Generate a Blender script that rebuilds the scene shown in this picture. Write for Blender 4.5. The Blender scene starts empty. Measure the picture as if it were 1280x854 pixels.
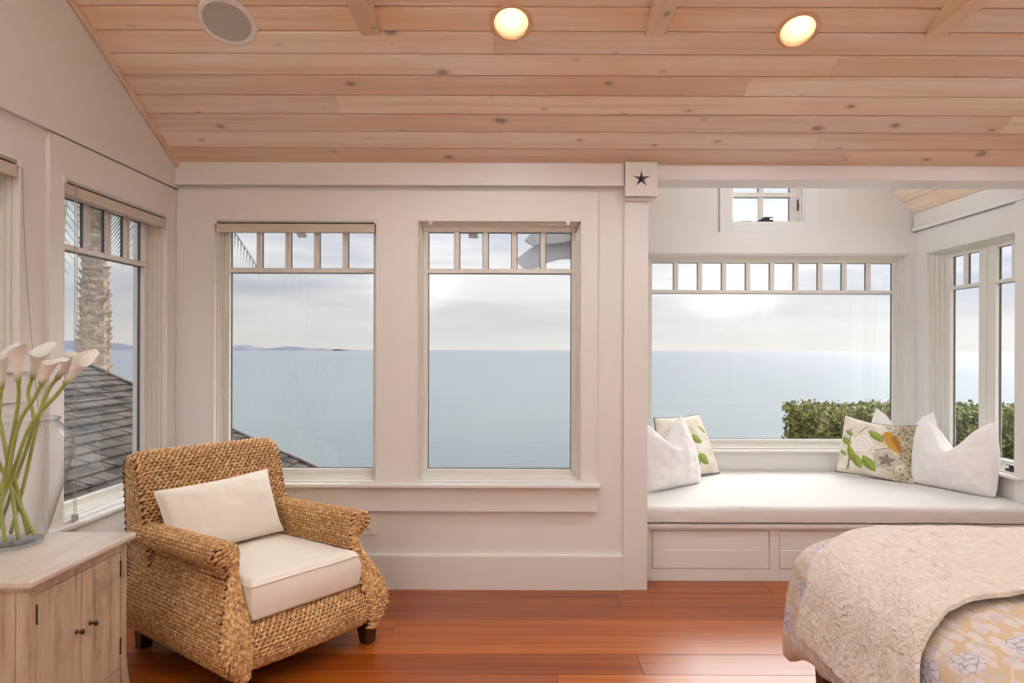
import bpy, bmesh, math, random
from mathutils import Vector, Matrix, noise

C = bpy.context.scene.collection
R = math.radians
sc = bpy.context.scene

# ------------------------------------------------------------------ camera
F = 860.0
cam_d = bpy.data.cameras.new('camera')
cam = bpy.data.objects.new('camera', cam_d)
C.objects.link(cam)
cam.location = (0, 0, 1.40)
cam.rotation_euler = (Matrix.Rotation(R(90), 3, 'X') @ Matrix.Rotation(R(0.2), 3, 'Z')).to_euler()
cam_d.sensor_width = 36
cam_d.lens = F / 1280 * 36
cam_d.shift_x = -10 / 1280
cam_d.shift_y = 9.5 / 1280
cam_d.clip_end = 20000
sc.camera = cam


def at(px, py, d):
    """pixel of the 1280x854 frame at depth d -> point"""
    hy = 436.5 + 0.0055 * (px - 650)
    return Vector(((px - 650) / F * d, d, 1.40 - (py - hy) / F * d))


# ------------------------------------------------------------------ view
sc.view_settings.view_transform = 'Standard'
sc.view_settings.look = 'None'
sc.view_settings.exposure = 0.0
sc.view_settings.gamma = 1.0
sc.view_settings.use_curve_mapping = False

# ------------------------------------------------------------------ world: overcast sky with bands of cloud
w = bpy.data.worlds.new('overcast_sky')
sc.world = w
w.use_nodes = True
nt = w.node_tree
N, L = nt.nodes, nt.links
N.clear()
out = N.new('ShaderNodeOutputWorld')
bg = N.new('ShaderNodeBackground')
tc = N.new('ShaderNodeTexCoord')
sep = N.new('ShaderNodeSeparateXYZ')
L.new(tc.outputs['Generated'], sep.inputs[0])
mp = N.new('ShaderNodeMapping')
mp.inputs['Scale'].default_value = (2.0, 2.0, 17.0)
L.new(tc.outputs['Generated'], mp.inputs[0])
ns = N.new('ShaderNodeTexNoise')
ns.inputs['Scale'].default_value = 1.15
ns.inputs['Detail'].default_value = 6
ns.inputs['Roughness'].default_value = 0.5
L.new(mp.outputs[0], ns.inputs['Vector'])
cr = N.new('ShaderNodeValToRGB')           # cloud: blue grey to warm white
cr.color_ramp.elements[0].position = 0.40
cr.color_ramp.elements[0].color = (0.52, 0.55, 0.62, 1)
cr.color_ramp.elements[1].position = 0.60
cr.color_ramp.elements[1].color = (0.80, 0.80, 0.80, 1)
L.new(ns.outputs['Fac'], cr.inputs[0])
hz = N.new('ShaderNodeMapRange')           # pale clear strip just above the horizon
hz.inputs['From Min'].default_value = 0.0
hz.inputs['From Max'].default_value = 0.09
hz.inputs['To Min'].default_value = 1.0
hz.inputs['To Max'].default_value = 0.0
L.new(sep.outputs['Z'], hz.inputs['Value'])
mx = N.new('ShaderNodeMixRGB')
mx.inputs[2].default_value = (0.79, 0.77, 0.74, 1)
L.new(hz.outputs[0], mx.inputs[0])
L.new(cr.outputs[0], mx.inputs[1])
zr = N.new('ShaderNodeMapRange')           # an overcast sky is about three times brighter overhead
zr.inputs['From Min'].default_value = 0.05
zr.inputs['From Max'].default_value = 1.0
zr.inputs['To Min'].default_value = 1.0
zr.inputs['To Max'].default_value = 3.0
L.new(sep.outputs['Z'], zr.inputs['Value'])
ar = N.new('ShaderNodeMapRange')           # brighter towards the veiled sun on the right
ar.inputs['From Min'].default_value = -0.5
ar.inputs['From Max'].default_value = 0.6
ar.inputs['To Min'].default_value = 0.88
ar.inputs['To Max'].default_value = 1.32
L.new(sep.outputs['X'], ar.inputs['Value'])
mu = N.new('ShaderNodeMath'); mu.operation = 'MULTIPLY'
L.new(zr.outputs[0], mu.inputs[0]); L.new(ar.outputs[0], mu.inputs[1])
L.new(mx.outputs[0], bg.inputs['Color'])
L.new(mu.outputs[0], bg.inputs['Strength'])
L.new(bg.outputs[0], out.inputs[0])

# the sun behind the cloud: a wide, soft source over the sea
sd = bpy.data.lights.new('veiled_sun', 'SUN')
so = bpy.data.objects.new('veiled_sun', sd)
C.objects.link(so)
sd.energy = 4.1
sd.angle = R(50)
sd.color = (1.0, 0.985, 0.96)
so.rotation_euler = Vector((-0.60, -0.78, -0.66)).to_track_quat('-Z', 'Y').to_euler()

LAMP_W = 40.0                              # each recessed lamp
LAMP_COL = (0.95, 0.985, 1.0)
PEND_FILL_W = 12.0                              # unseen globe added to brighten the alcove
UP_W, UP_COL = 310.0, (0.86, 0.95, 1.0)    # each added uplight, unseen behind the viewer


# ------------------------------------------------------------------ helpers
class MB:
    def __init__(s):
        s.v = []; s.f = []; s.col = None

    def add(s, vs, fs):
        o = len(s.v)
        s.v += [Vector(p) for p in vs]
        s.f += [tuple(i + o for i in f) for f in fs]

    def box(s, x0, x1, y0, y1, z0, z1, T=None):
        vs = [(x, y, z) for z in (z0, z1) for y in (y0, y1) for x in (x0, x1)]
        fs = [(0, 2, 3, 1), (4, 5, 7, 6), (0, 1, 5, 4), (2, 6, 7, 3), (0, 4, 6, 2), (1, 3, 7, 5)]
        if T: vs = [T(*p) for p in vs]
        s.add(vs, fs)

    def grid(s, P, closeu=False, closev=False, flip=False):
        nu, nv = len(P), len(P[0])
        fs = []
        for i in range(nu if closeu else nu - 1):
            for j in range(nv if closev else nv - 1):
                a, b = i * nv + j, ((i + 1) % nu) * nv + j
                c, d = ((i + 1) % nu) * nv + (j + 1) % nv, i * nv + (j + 1) % nv
                fs.append((a, d, c, b) if flip else (a, b, c, d))
        s.add([p for row in P for p in row], fs)

    def prism(s, pts, off):
        """closed outline extruded by vector off"""
        n = len(pts); off = Vector(off)
        vs = [Vector(p) for p in pts] + [Vector(p) + off for p in pts]
        fs = [tuple(range(n)), tuple(range(2 * n - 1, n - 1, -1))]
        fs += [(i, i + n, (i + 1) % n + n, (i + 1) % n) for i in range(n)]
        s.add(vs, fs)

    def lathe(s, prof, n=32, axis=None, cap=True):
        """prof: (r, z) list; axis: Matrix placing it"""
        o = len(s.v); k = len(prof); M = axis or Matrix()
        for i in range(n):
            a = 2 * math.pi * i / n
            for r, z in prof:
                s.v.append(M @ Vector((r * math.cos(a), r * math.sin(a), z)))
        for i in range(n):
            for j in range(k - 1):
                s.f.append((o + i * k + j, o + ((i + 1) % n) * k + j, o + ((i + 1) % n) * k + j + 1, o + i * k + j + 1))
        if cap:
            if prof[0][0] > 1e-5: s.f.append(tuple(o + i * k for i in reversed(range(n))))
            if prof[-1][0] > 1e-5: s.f.append(tuple(o + i * k + k - 1 for i in range(n)))

    def tube(s, pts, r, n=8, cap=True):
        pts = [Vector(p) for p in pts]; k = len(pts); o = len(s.v)
        rs = r if isinstance(r, (list, tuple)) else [r] * k
        up = Vector((0.31, 0.52, 0.8)).normalized()
        for i, p in enumerate(pts):
            t = (pts[min(i + 1, k - 1)] - pts[max(i - 1, 0)]).normalized()
            a = t.cross(up); a = a.normalized() if a.length > 1e-4 else Vector((1, 0, 0)); b = t.cross(a)
            for j in range(n):
                q = 2 * math.pi * j / n
                s.v.append(p + (a * math.cos(q) + b * math.sin(q)) * rs[i])
        for i in range(k - 1):
            for j in range(n):
                s.f.append((o + i * n + j, o + i * n + (j + 1) % n, o + (i + 1) * n + (j + 1) % n, o + (i + 1) * n + j))
        if cap:
            s.f.append(tuple(o + j for j in reversed(range(n))))
            s.f.append(tuple(o + (k - 1) * n + j for j in range(n)))

    def build(s, name, m, parent=None, smooth=False, bevel=0, local=False, org=None, solid=0):
        me = bpy.data.meshes.new(name)
        o = Vector((0, 0, 0))
        if parent is not None and not local: o = Vector(WORG.get(parent.name, (0, 0, 0)))
        if org is not None: o2 = Vector(org)
        else: o2 = o
        me.from_pydata([tuple(p - o2) for p in s.v], [], s.f)
        bm = bmesh.new(); bm.from_mesh(me)
        if not solid: bmesh.ops.recalc_face_normals(bm, faces=bm.faces)
        bm.to_mesh(me); bm.free()
        me.materials.append(m)
        if smooth:
            me.polygons.foreach_set('use_smooth', [True] * len(me.polygons))
        if s.col is not None:
            at_ = me.color_attributes.new('print', 'FLOAT_COLOR', 'POINT')
            at_.data.foreach_set('color', [c for q in s.col for c in q])
        ob = bpy.data.objects.new(name, me)
        C.objects.link(ob)
        if parent is not None: ob.parent = parent
        ob.location = o2 - o
        WORG[ob.name] = tuple(o2)
        if solid:
            md = ob.modifiers.new('thickness', 'SOLIDIFY'); md.thickness = solid; md.offset = 1
        if bevel:
            md = ob.modifiers.new('bevel', 'BEVEL'); md.width = bevel; md.segments = 2
            md.limit_method = 'ANGLE'; md.angle_limit = R(40); md.harden_normals = False
        return ob


WORG = {}


def tag(o, label=None, cat=None, group=None, kind=None):
    if label: o['label'] = label
    if cat: o['category'] = cat
    if group: o['group'] = group
    if kind: o['kind'] = kind
    return o


def empty(name, loc, label=None, cat=None, group=None, kind=None, rz=0):
    o = bpy.data.objects.new(name, None); C.objects.link(o)
    o.location = loc; o.rotation_euler = (0, 0, rz); o.empty_display_size = 0.05
    WORG[o.name] = tuple(loc)
    return tag(o, label, cat, group, kind)


def structure(o): o['kind'] = 'structure'; return o


# ------------------------------------------------------------------ materials
def S(r, g, b):
    f = lambda c: ((c / 255 + 0.055) / 1.055) ** 2.4 if c > 10 else c / 255 / 12.92
    return (f(r), f(g), f(b), 1)


def mat(name, col, rough=0.5, metal=0.0, spec=0.5, coat=0.0, sheen=0.0):
    m = bpy.data.materials.new(name); m.use_nodes = True
    b = m.node_tree.nodes['Principled BSDF']
    b.inputs['Base Color'].default_value = col
    b.inputs['Roughness'].default_value = rough
    b.inputs['Metallic'].default_value = metal
    b.inputs['Specular IOR Level'].default_value = spec
    b.inputs['Coat Weight'].default_value = coat
    b.inputs['Sheen Weight'].default_value = sheen
    return m


class NT:
    """small wrapper for node graphs"""
    def __init__(s, m):
        s.m = m; s.n = m.node_tree.nodes; s.l = m.node_tree.links; s.b = s.n['Principled BSDF']

    def node(s, t, ins=None, **kw):
        x = s.n.new(t)
        for k, v in kw.items(): setattr(x, k, v)
        for k, v in (ins or {}).items():
            if isinstance(v, bpy.types.NodeSocket): s.l.new(v, x.inputs[k])
            else: x.inputs[k].default_value = v
        return x

    def pos(s, scale=(1, 1, 1), rand=0.0, rot=(0, 0, 0), coord='Position'):
        if coord == 'Position': v = s.node('ShaderNodeNewGeometry').outputs['Position']
        else: v = s.node('ShaderNodeTexCoord').outputs[coord]
        if rand:
            oi = s.node('ShaderNodeObjectInfo')
            k = s.node('ShaderNodeMath', {0: oi.outputs['Random'], 1: rand}, operation='MULTIPLY')
            cb = s.node('ShaderNodeCombineXYZ', {0: k.outputs[0], 1: k.outputs[0], 2: k.outputs[0]})
            v = s.node('ShaderNodeVectorMath', {0: v, 1: cb.outputs[0]}, operation='ADD').outputs[0]
        return s.node('ShaderNodeMapping', {'Vector': v, 'Scale': scale, 'Rotation': rot}).outputs[0]

    def noise(s, v, scale=1, detail=3, rough=0.5, dist=0):
        return s.node('ShaderNodeTexNoise', {'Vector': v, 'Scale': scale, 'Detail': detail, 'Roughness': rough, 'Distortion': dist}).outputs['Fac']

    def ramp(s, f, *els):
        x = s.node('ShaderNodeValToRGB', {0: f}); e = x.color_ramp.elements
        while len(e) < len(els): e.new(0.5)
        for a, (p, c) in zip(e, els): a.position = p; a.color = c if len(c) == 4 else (*c, 1)
        return x.outputs[0]

    def mix(s, f, a, b, mode='MIX'):
        return s.node('ShaderNodeMixRGB', {0: f, 1: a, 2: b}, blend_type=mode).outputs[0]

    def math(s, op, a, b=0.0):
        return s.node('ShaderNodeMath', {0: a, 1: b}, operation=op).outputs[0]

    def base(s, c): s.l.new(c, s.b.inputs['Base Color']); return s

    def bump(s, h, strength=0.3, dist=0.01):
        x = s.node('ShaderNodeBump', {'Height': h, 'Strength': strength, 'Distance': dist})
        s.l.new(x.outputs[0], s.b.inputs['Normal']); return s


BLK, WHT = (0, 0, 0), (1, 1, 1)
M = {}
# painted trim and walls
m = mat('white_wall_paint', S(230, 227, 224), 0.55); g = NT(m)
g.base(g.ramp(g.noise(g.pos((1, 1, 1)), 2.5, 2), (0.3, S(228, 225, 222)), (0.7, S(232, 229, 226))))
g.bump(g.noise(g.pos(), 180, 2), 0.04, 0.002); M['wall'] = m
m = mat('white_trim_paint', S(232, 229, 226), 0.32); g = NT(m)
g.bump(g.noise(g.pos(), 60, 2), 0.03, 0.002); M['trim'] = m
M['sash'] = mat('window_sash_paint', S(226, 223, 216), 0.3)
M['frame_shade'] = mat('dark_frame_shade', S(60, 62, 64), 0.5)  # dark strips stand for the outer frame in shade at the pane edges

# whitewashed pine
def pine(name, along, c0, c1, c2):
    m = mat(name, c1, 0.5); g = NT(m)
    sx = {'x': (0.7, 22, 22), 'y': (22, 0.7, 22)}[along]
    kx = {'x': (1.0, 1.9, 1.0), 'y': (1.9, 1.0, 1.0)}[along]
    p = g.pos(sx, 60)
    gr = g.noise(p, 1.0, 5, 0.6, 0.6)
    col = g.ramp(gr, (0.25, c0), (0.5, c1), (0.78, c2))
    big = g.noise(g.pos((0.8, 3, 3), 30), 1.2, 2)
    col = g.mix(g.ramp(big, (0.42, BLK), (0.72, (0.75, 0.75, 0.75))), col, S(236, 204, 170))
    oi = g.node('ShaderNodeObjectInfo')
    tone = g.ramp(oi.outputs['Random'], (0.0, S(232, 214, 204)), (0.5, S(255, 250, 246)), (1.0, S(255, 240, 224)))
    col = g.mix(0.85, col, tone, 'MULTIPLY')
    vo = g.node('ShaderNodeTexVoronoi', {'Vector': g.pos(kx, 0.8), 'Scale': 2.4, 'Randomness': 1.0}, feature='F1', voronoi_dimensions='2D')
    vo2 = g.math('ADD', vo.outputs['Distance'], g.math('MULTIPLY', g.node('ShaderNodeSeparateXYZ', {0: vo.outputs['Color']}).outputs[0], 0.10))
    wob = g.math('ADD', vo2, g.math('MULTIPLY', g.math('SUBTRACT', g.noise(g.pos((14, 14, 14), 9), 1, 3), 0.5), 0.10))
    knot = g.ramp(wob, (0.055, WHT), (0.080, (0.35, 0.35, 0.35)), (0.140, BLK))
    col = g.mix(g.math('MULTIPLY', knot, 0.68), col, S(124, 104, 98))
    g.base(col)
    g.bump(gr, 0.12, 0.003)
    return m
M['pine'] = pine('whitewashed_pine_ceiling', 'x', S(222, 198, 176), S(243, 230, 216), S(250, 243, 236))
M['pine_alcove'] = pine('whitewashed_pine_alcove', 'y', S(232, 210, 188), S(244, 230, 212), S(248, 238, 226))
M['beam'] = pine('pine_beam', 'y', S(226, 202, 166), S(242, 224, 194), S(248, 234, 210))

# cherry floor
m = mat('polished_cherry_floor', S(160, 75, 40), 0.26, spec=0.36, coat=0.1); g = NT(m)
gr = g.noise(g.pos((0.55, 26, 26), 70), 1.0, 5, 0.6, 0.4)
col = g.ramp(gr, (0.22, S(136, 60, 12)), (0.5, S(174, 90, 24)), (0.8, S(198, 114, 44)))
oi = g.node('ShaderNodeObjectInfo')
col = g.mix(0.9, col, g.ramp(oi.outputs['Random'], (0.0, S(205, 190, 180)), (0.5, S(240, 235, 230)), (1.0, S(255, 255, 250))), 'MULTIPLY')
g.base(col); g.b.inputs['Coat Roughness'].default_value = 0.22
g.bump(gr, 0.05, 0.002); M['floor'] = m
M['subfloor'] = mat('dark_subfloor', S(40, 22, 14), 0.9)
M['slab'] = mat('roof_deck', S(120, 90, 70), 0.9)

# woven seagrass
m = mat('woven_seagrass', S(176, 128, 76), 0.55, spec=0.4); g = NT(m)
n1 = g.noise(g.pos((1, 1, 1)), 60, 2, 0.6)
n2 = g.noise(g.pos((1, 1, 1)), 5, 2, 0.6)
v = g.math('ADD', g.math('MULTIPLY', n1, 0.9), g.math('MULTIPLY', n2, 0.1))
g.base(g.ramp(v, (0.32, S(162, 114, 66)), (0.5, S(204, 158, 104)), (0.66, S(236, 204, 156))))
g.bump(g.noise(g.pos((1, 1, 1)), 260, 2), 0.35, 0.003); M['seagrass'] = m
M['seagrass_core'] = mat('seagrass_underlay', S(84, 50, 24), 0.8)
M['dark_wood'] = mat('dark_walnut', S(62, 34, 22), 0.4)

def cloth(name, col, sc_=500, st=0.15, low=0.0, rough=0.85):
    m = mat(name, col, rough, spec=0.25, sheen=0.15); g = NT(m)
    h = g.noise(g.pos((1, 1, 1)), sc_, 2)
    if low: h = g.math('ADD', g.math('MULTIPLY', h, 0.3), g.noise(g.pos((1, 1, 1)), low, 4, 0.6))
    g.bump(h, st, 0.004); return m
M['linen_white'] = cloth('cream_linen', S(244, 236, 224), 420, 0.25)
M['cotton_white'] = cloth('white_damask_cotton', S(240, 237, 236), 300, 0.55, 45)
M['bench_fabric'] = cloth('white_bench_canvas', S(224, 221, 217), 500, 0.2, 14)

m = cloth('printed_cotton', S(230, 220, 200), 500, 0.15); g = NT(m)
g.base(g.node('ShaderNodeAttribute', attribute_name='print').outputs['Color']); M['print'] = m

# throw: pale quilted matelasse
m = mat('quilted_throw', S(236, 218, 200), 0.9, spec=0.2, sheen=0.2); g = NT(m)
a = g.noise(g.pos((1, 1, 1)), 22, 3, 0.6, 1.2)
b_ = g.noise(g.pos((1, 1, 1)), 70, 2, 0.5, 0.4)
g.base(g.ramp(a, (0.3, S(222, 206, 194)), (0.7, S(236, 224, 214))))
g.bump(g.math('ADD', a, g.math('MULTIPLY', b_, 0.5)), 1.0, 0.018); M['throw'] = m

# comforter: tan ground with grey lilac flowers and leaves
m = mat('floral_comforter', S(196, 168, 130), 0.85, spec=0.2, sheen=0.1); g = NT(m)
P0 = g.pos((1, 1, 1), coord='UV')
wp = g.node('ShaderNodeTexNoise', {'Vector': P0, 'Scale': 16.0, 'Detail': 2.0})
dv = g.node('ShaderNodeVectorMath', {0: g.node('ShaderNodeVectorMath', {0: wp.outputs['Color'], 1: (0.5, 0.5, 0.5)}, operation='SUBTRACT').outputs[0], 1: (0.035, 0.035, 0.0)}, operation='MULTIPLY')
PW = g.node('ShaderNodeVectorMath', {0: P0, 1: dv.outputs[0]}, operation='ADD').outputs[0]
vo = g.node('ShaderNodeTexVoronoi', {'Vector': PW, 'Scale': 5.0, 'Randomness': 0.75}, voronoi_dimensions='2D', feature='F1')
ring = g.math('SINE', g.math('MULTIPLY', vo.outputs['Distance'], 44.0))
pet = g.node('ShaderNodeTexVoronoi', {'Vector': PW, 'Scale': 38.0}, voronoi_dimensions='2D', feature='DISTANCE_TO_EDGE')
flower = g.ramp(vo.outputs['Distance'], (0.21, WHT), (0.25, BLK))
petc = g.ramp(g.math('ADD', pet.outputs['Distance'], g.math('MULTIPLY', ring, 0.06)), (0.02, S(164, 152, 160)), (0.16, S(208, 200, 210)))
v2 = g.node('ShaderNodeTexVoronoi', {'Vector': g.node('ShaderNodeMapping', {'Vector': PW, 'Scale': (12, 26, 1), 'Rotation': (0, 0, 0.7)}).outputs[0], 'Scale': 1.0, 'Randomness': 1.0}, voronoi_dimensions='2D', feature='F1')
leaf = g.ramp(v2.outputs['Distance'], (0.33, WHT), (0.39, BLK))
v3 = g.node('ShaderNodeTexVoronoi', {'Vector': g.node('ShaderNodeMapping', {'Vector': PW, 'Scale': (22, 11, 1), 'Rotation': (0, 0, 0.5), 'Location': (3, 7, 0)}).outputs[0], 'Scale': 1.0, 'Randomness': 1.0}, voronoi_dimensions='2D', feature='F1')
leaf2 = g.ramp(v3.outputs['Distance'], (0.22, WHT), (0.28, BLK))
st = g.node('ShaderNodeTexVoronoi', {'Vector': PW, 'Scale': 8.0}, voronoi_dimensions='2D', feature='DISTANCE_TO_EDGE')
stem = g.ramp(st.outputs['Distance'], (0.012, WHT), (0.03, BLK))
col = g.mix(g.math('MULTIPLY', stem, 0.7), S(206, 181, 150), S(216, 206, 200))
col = g.mix(g.math('MULTIPLY', leaf, 0.75), col, S(214, 206, 208))
col = g.mix(g.math('MULTIPLY', leaf2, 0.6), col, S(196, 188, 190))
col = g.mix(flower, col, petc)
g.base(col); g.bump(g.noise(g.pos((1, 1, 1)), 30, 3), 0.3, 0.006); M['comforter'] = m
M['mattress'] = mat('mattress_ticking', S(225, 218, 208), 0.9)

# weathered cabinet
m = mat('distressed_cabinet_paint', S(206, 184, 162), 0.6); g = NT(m)
gr = g.noise(g.pos((14, 14, 1.2)), 1.6, 5, 0.65, 0.5)
wr = g.noise(g.pos((3, 3, 2)), 2.0, 5, 0.7)
col = g.ramp(gr, (0.25, S(132, 106, 84)), (0.45, S(190, 168, 142)), (0.7, S(212, 194, 170)))
col = g.mix(g.ramp(wr, (0.52, BLK), (0.72, (0.6, 0.6, 0.6))), col, S(126, 96, 74))
g.base(col); g.bump(gr, 0.12, 0.003); M['cabinet'] = m
m = mat('cabinet_top_paint', S(226, 214, 204), 0.35); g = NT(m)
gr = g.noise(g.pos((12, 1.5, 12)), 1.5, 4, 0.6)
g.base(g.ramp(gr, (0.3, S(206, 190, 176)), (0.6, S(226, 214, 204)))); M['cabinet_top'] = m
M['bronze'] = mat('dark_bronze', S(84, 72, 60), 0.35, metal=0.9)
M['black_metal'] = mat('black_hardware', S(32, 30, 30), 0.4)
M['blind'] = mat('blind_fabric', S(206, 196, 184), 0.8)
M['blind_rail'] = mat('blind_rail_metal', S(186, 182, 176), 0.35, metal=0.3)
M['plastic'] = mat('white_plastic', S(236, 230, 222), 0.35)
M['slot'] = mat('dark_slot', S(50, 44, 40), 0.6)
M['cord'] = mat('blind_cord', S(170, 158, 146), 0.7)
m = mat('speaker_grille', S(184, 182, 172), 0.6); g = NT(m)
vg = g.node('ShaderNodeTexVoronoi', {'Vector': g.pos(), 'Scale': 300.0})
g.bump(vg.outputs['Distance'], 0.4, 0.002); M['grille'] = m
M['lamp_trim'] = mat('lamp_trim_glow_tint', S(222, 176, 132), 0.4)  # orange glow of the lamp put into the ring colour
m = bpy.data.materials.new('lamp_lens'); m.use_nodes = True; n_ = m.node_tree.nodes; n_.clear()
e_ = n_.new('ShaderNodeEmission'); o_ = n_.new('ShaderNodeOutputMaterial')
tcx = n_.new('ShaderNodeTexCoord'); sp = n_.new('ShaderNodeVectorMath'); sp.operation = 'LENGTH'
sb = n_.new('ShaderNodeVectorMath'); sb.operation = 'SUBTRACT'; sb.inputs[1].default_value = (0, 0.022, 0)
m.node_tree.links.new(tcx.outputs['Object'], sb.inputs[0]); m.node_tree.links.new(sb.outputs[0], sp.inputs[0])
rp = n_.new('ShaderNodeValToRGB'); el = rp.color_ramp.elements
el[0].position = 0.02; el[0].color = (1.9, 1.6, 1.1, 1); el[1].position = 0.10; el[1].color = (0.98, 0.66, 0.27, 1)
m.node_tree.links.new(sp.outputs['Value'], rp.inputs[0]); m.node_tree.links.new(rp.outputs[0], e_.inputs[0])
m.node_tree.links.new(e_.outputs[0], o_.inputs[0]); M['lens'] = m

# glass (thin): clear, mirror-like at grazing angles
def glass(name, tint, refl, edge=None):
    m = bpy.data.materials.new(name); m.use_nodes = True; n = m.node_tree.nodes; l = m.node_tree.links; n.clear()
    o = n.new('ShaderNodeOutputMaterial'); t = n.new('ShaderNodeBsdfTransparent'); gl = n.new('ShaderNodeBsdfGlossy')
    gl.inputs['Roughness'].default_value = 0.01; t.inputs[0].default_value = tint
    fr = n.new('ShaderNodeLayerWeight'); fr.inputs[0].default_value = 0.5
    pw = n.new('ShaderNodeMath'); pw.operation = 'POWER'; pw.inputs[1].default_value = 5.0; l.new(fr.outputs['Facing'], pw.inputs[0])
    mu = n.new('ShaderNodeMath'); mu.operation = 'MULTIPLY_ADD'; mu.inputs[1].default_value = refl; mu.inputs[2].default_value = refl * 0.04
    l.new(pw.outputs[0], mu.inputs[0]); mx = n.new('ShaderNodeMixShader')
    l.new(mu.outputs[0], mx.inputs[0]); l.new(t.outputs[0], mx.inputs[1]); l.new(gl.outputs[0], mx.inputs[2])
    if edge:
        lw = n.new('ShaderNodeLayerWeight'); lw.inputs[0].default_value = 0.35
        r = n.new('ShaderNodeValToRGB'); r.color_ramp.elements[0].color = tint; r.color_ramp.elements[0].position = 0.35
        r.color_ramp.elements[1].color = edge; l.new(lw.outputs['Facing'], r.inputs[0]); l.new(r.outputs[0], t.inputs[0])
    l.new(mx.outputs[0], o.inputs[0]); return m
M['glass'] = glass('window_glass', (0.985, 0.99, 0.99, 1), 0.8)
M['vase_glass'] = glass('vase_glass', (0.95, 0.965, 0.97, 1), 0.9, (0.50, 0.56, 0.60, 1))

m = mat('added_globe_glow', S(245, 245, 245), 0.3); m.node_tree.nodes['Principled BSDF'].inputs['Emission Color'].default_value = (1, 1, 1, 1); m.node_tree.nodes['Principled BSDF'].inputs['Emission Strength'].default_value = 1.5; M['opal'] = m  # glowing skin of the added alcove globe
# flowers
m = mat('calla_spathe', S(245, 243, 238), 0.5, sheen=0.1); g = NT(m)
m.node_tree.nodes['Principled BSDF'].inputs['Subsurface Weight'].default_value = 0.15
g.base(g.node('ShaderNodeAttribute', attribute_name='print').outputs['Color']); M['spathe'] = m
m = mat('calla_stem', S(138, 150, 66), 0.4); g = NT(m)
g.base(g.ramp(g.noise(g.pos((1, 1, 0.2)), 12, 3), (0.3, S(136, 150, 58)), (0.7, S(190, 194, 112)))); M['stem'] = m
M['spadix'] = mat('yellow_spadix', S(232, 196, 80), 0.7)

# outside
m = mat('sea_water', S(112, 140, 150), 0.12, spec=0.5); g = NT(m)
p = g.pos((1, 1, 1))
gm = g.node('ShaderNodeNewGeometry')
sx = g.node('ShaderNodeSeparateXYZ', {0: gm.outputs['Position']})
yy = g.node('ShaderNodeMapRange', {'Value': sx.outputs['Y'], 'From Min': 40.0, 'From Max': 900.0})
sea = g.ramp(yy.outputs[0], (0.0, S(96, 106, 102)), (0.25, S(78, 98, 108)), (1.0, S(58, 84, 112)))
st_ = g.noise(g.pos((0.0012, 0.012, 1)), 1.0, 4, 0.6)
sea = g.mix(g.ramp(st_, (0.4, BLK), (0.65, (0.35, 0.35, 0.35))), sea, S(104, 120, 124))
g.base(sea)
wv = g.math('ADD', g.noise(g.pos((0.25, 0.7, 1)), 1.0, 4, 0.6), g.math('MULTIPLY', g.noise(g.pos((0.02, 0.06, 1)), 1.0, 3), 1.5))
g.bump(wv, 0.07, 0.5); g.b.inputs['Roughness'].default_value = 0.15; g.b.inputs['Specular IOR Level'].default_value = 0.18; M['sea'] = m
m = mat('distant_land', S(126, 126, 138), 1.0, spec=0); g = NT(m)
g.base(g.ramp(g.noise(g.pos((0.004, 0.004, 0.05)), 1.0, 4), (0.4, S(112, 114, 128)), (0.65, S(146, 142, 148)))); M['land'] = m
m = mat('asphalt_shingle', S(112, 102, 98), 0.95, spec=0.1); g = NT(m)
oi = g.node('ShaderNodeObjectInfo')
cell = g.node('ShaderNodeTexWhiteNoise', {'Vector': g.node('ShaderNodeVectorMath', {0: g.pos((9.26, 5.2, 0.01)), 1: (0, 0, 0)}, operation='FLOOR').outputs[0]}, noise_dimensions='3D')
col = g.ramp(cell.outputs['Value'], (0.0, S(66, 61, 59)), (0.5, S(90, 83, 79)), (1.0, S(112, 102, 95)))
col = g.mix(0.5, col, g.ramp(g.noise(g.pos(), 120, 2), (0.3, S(150, 150, 150)), (0.7, S(255, 255, 255))), 'MULTIPLY')
g.base(col); g.bump(g.noise(g.pos(), 220, 2), 0.5, 0.004); M['shingle'] = m
M['roof_felt'] = mat('roof_felt', S(52, 48, 46), 1.0, spec=0)
m = mat('palm_trunk', S(150, 136, 116), 0.95, spec=0.1); g = NT(m)
g.base(g.ramp(g.noise(g.pos((1, 1, 3)), 6, 4, 0.7), (0.3, S(122, 106, 92)), (0.6, S(186, 168, 150)), (0.8, S(222, 206, 188)))); M['trunk'] = m
M['frond'] = mat('palm_frond', S(112, 122, 104), 0.6)
m = mat('hedge_leaf', S(112, 116, 52), 0.6); g = NT(m)
g.base(g.ramp(g.noise(g.pos(), 9, 3, 0.7), (0.3, S(86, 98, 40)), (0.55, S(136, 138, 66)), (0.75, S(190, 180, 104)))); M['leaf'] = m
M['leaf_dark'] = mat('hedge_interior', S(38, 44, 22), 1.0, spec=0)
M['ground'] = mat('ground_soil', S(110, 98, 80), 1.0, spec=0)
M['grey_paint'] = mat('grey_eave_paint', S(188, 194, 198), 0.6)
M['grey_paint_pale'] = mat('pale_grey_eave_paint', S(206, 210, 220), 0.6)
M['siding'] = mat('exterior_siding', S(190, 190, 186), 0.8)

# ------------------------------------------------------------------ the room
XL, XR, YB, YF = -2.0, 4.6, 4.0, -2.2      # faces of left / right / back / front walls
ZS = 2.47                                   # spring of the ceiling
RIDGE = 0.9


def zc(y): return ZS + 0.5 * (YB - y) if y > RIDGE else ZS + 0.5 * (YB - RIDGE) - 0.5 * (RIDGE - y)


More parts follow.
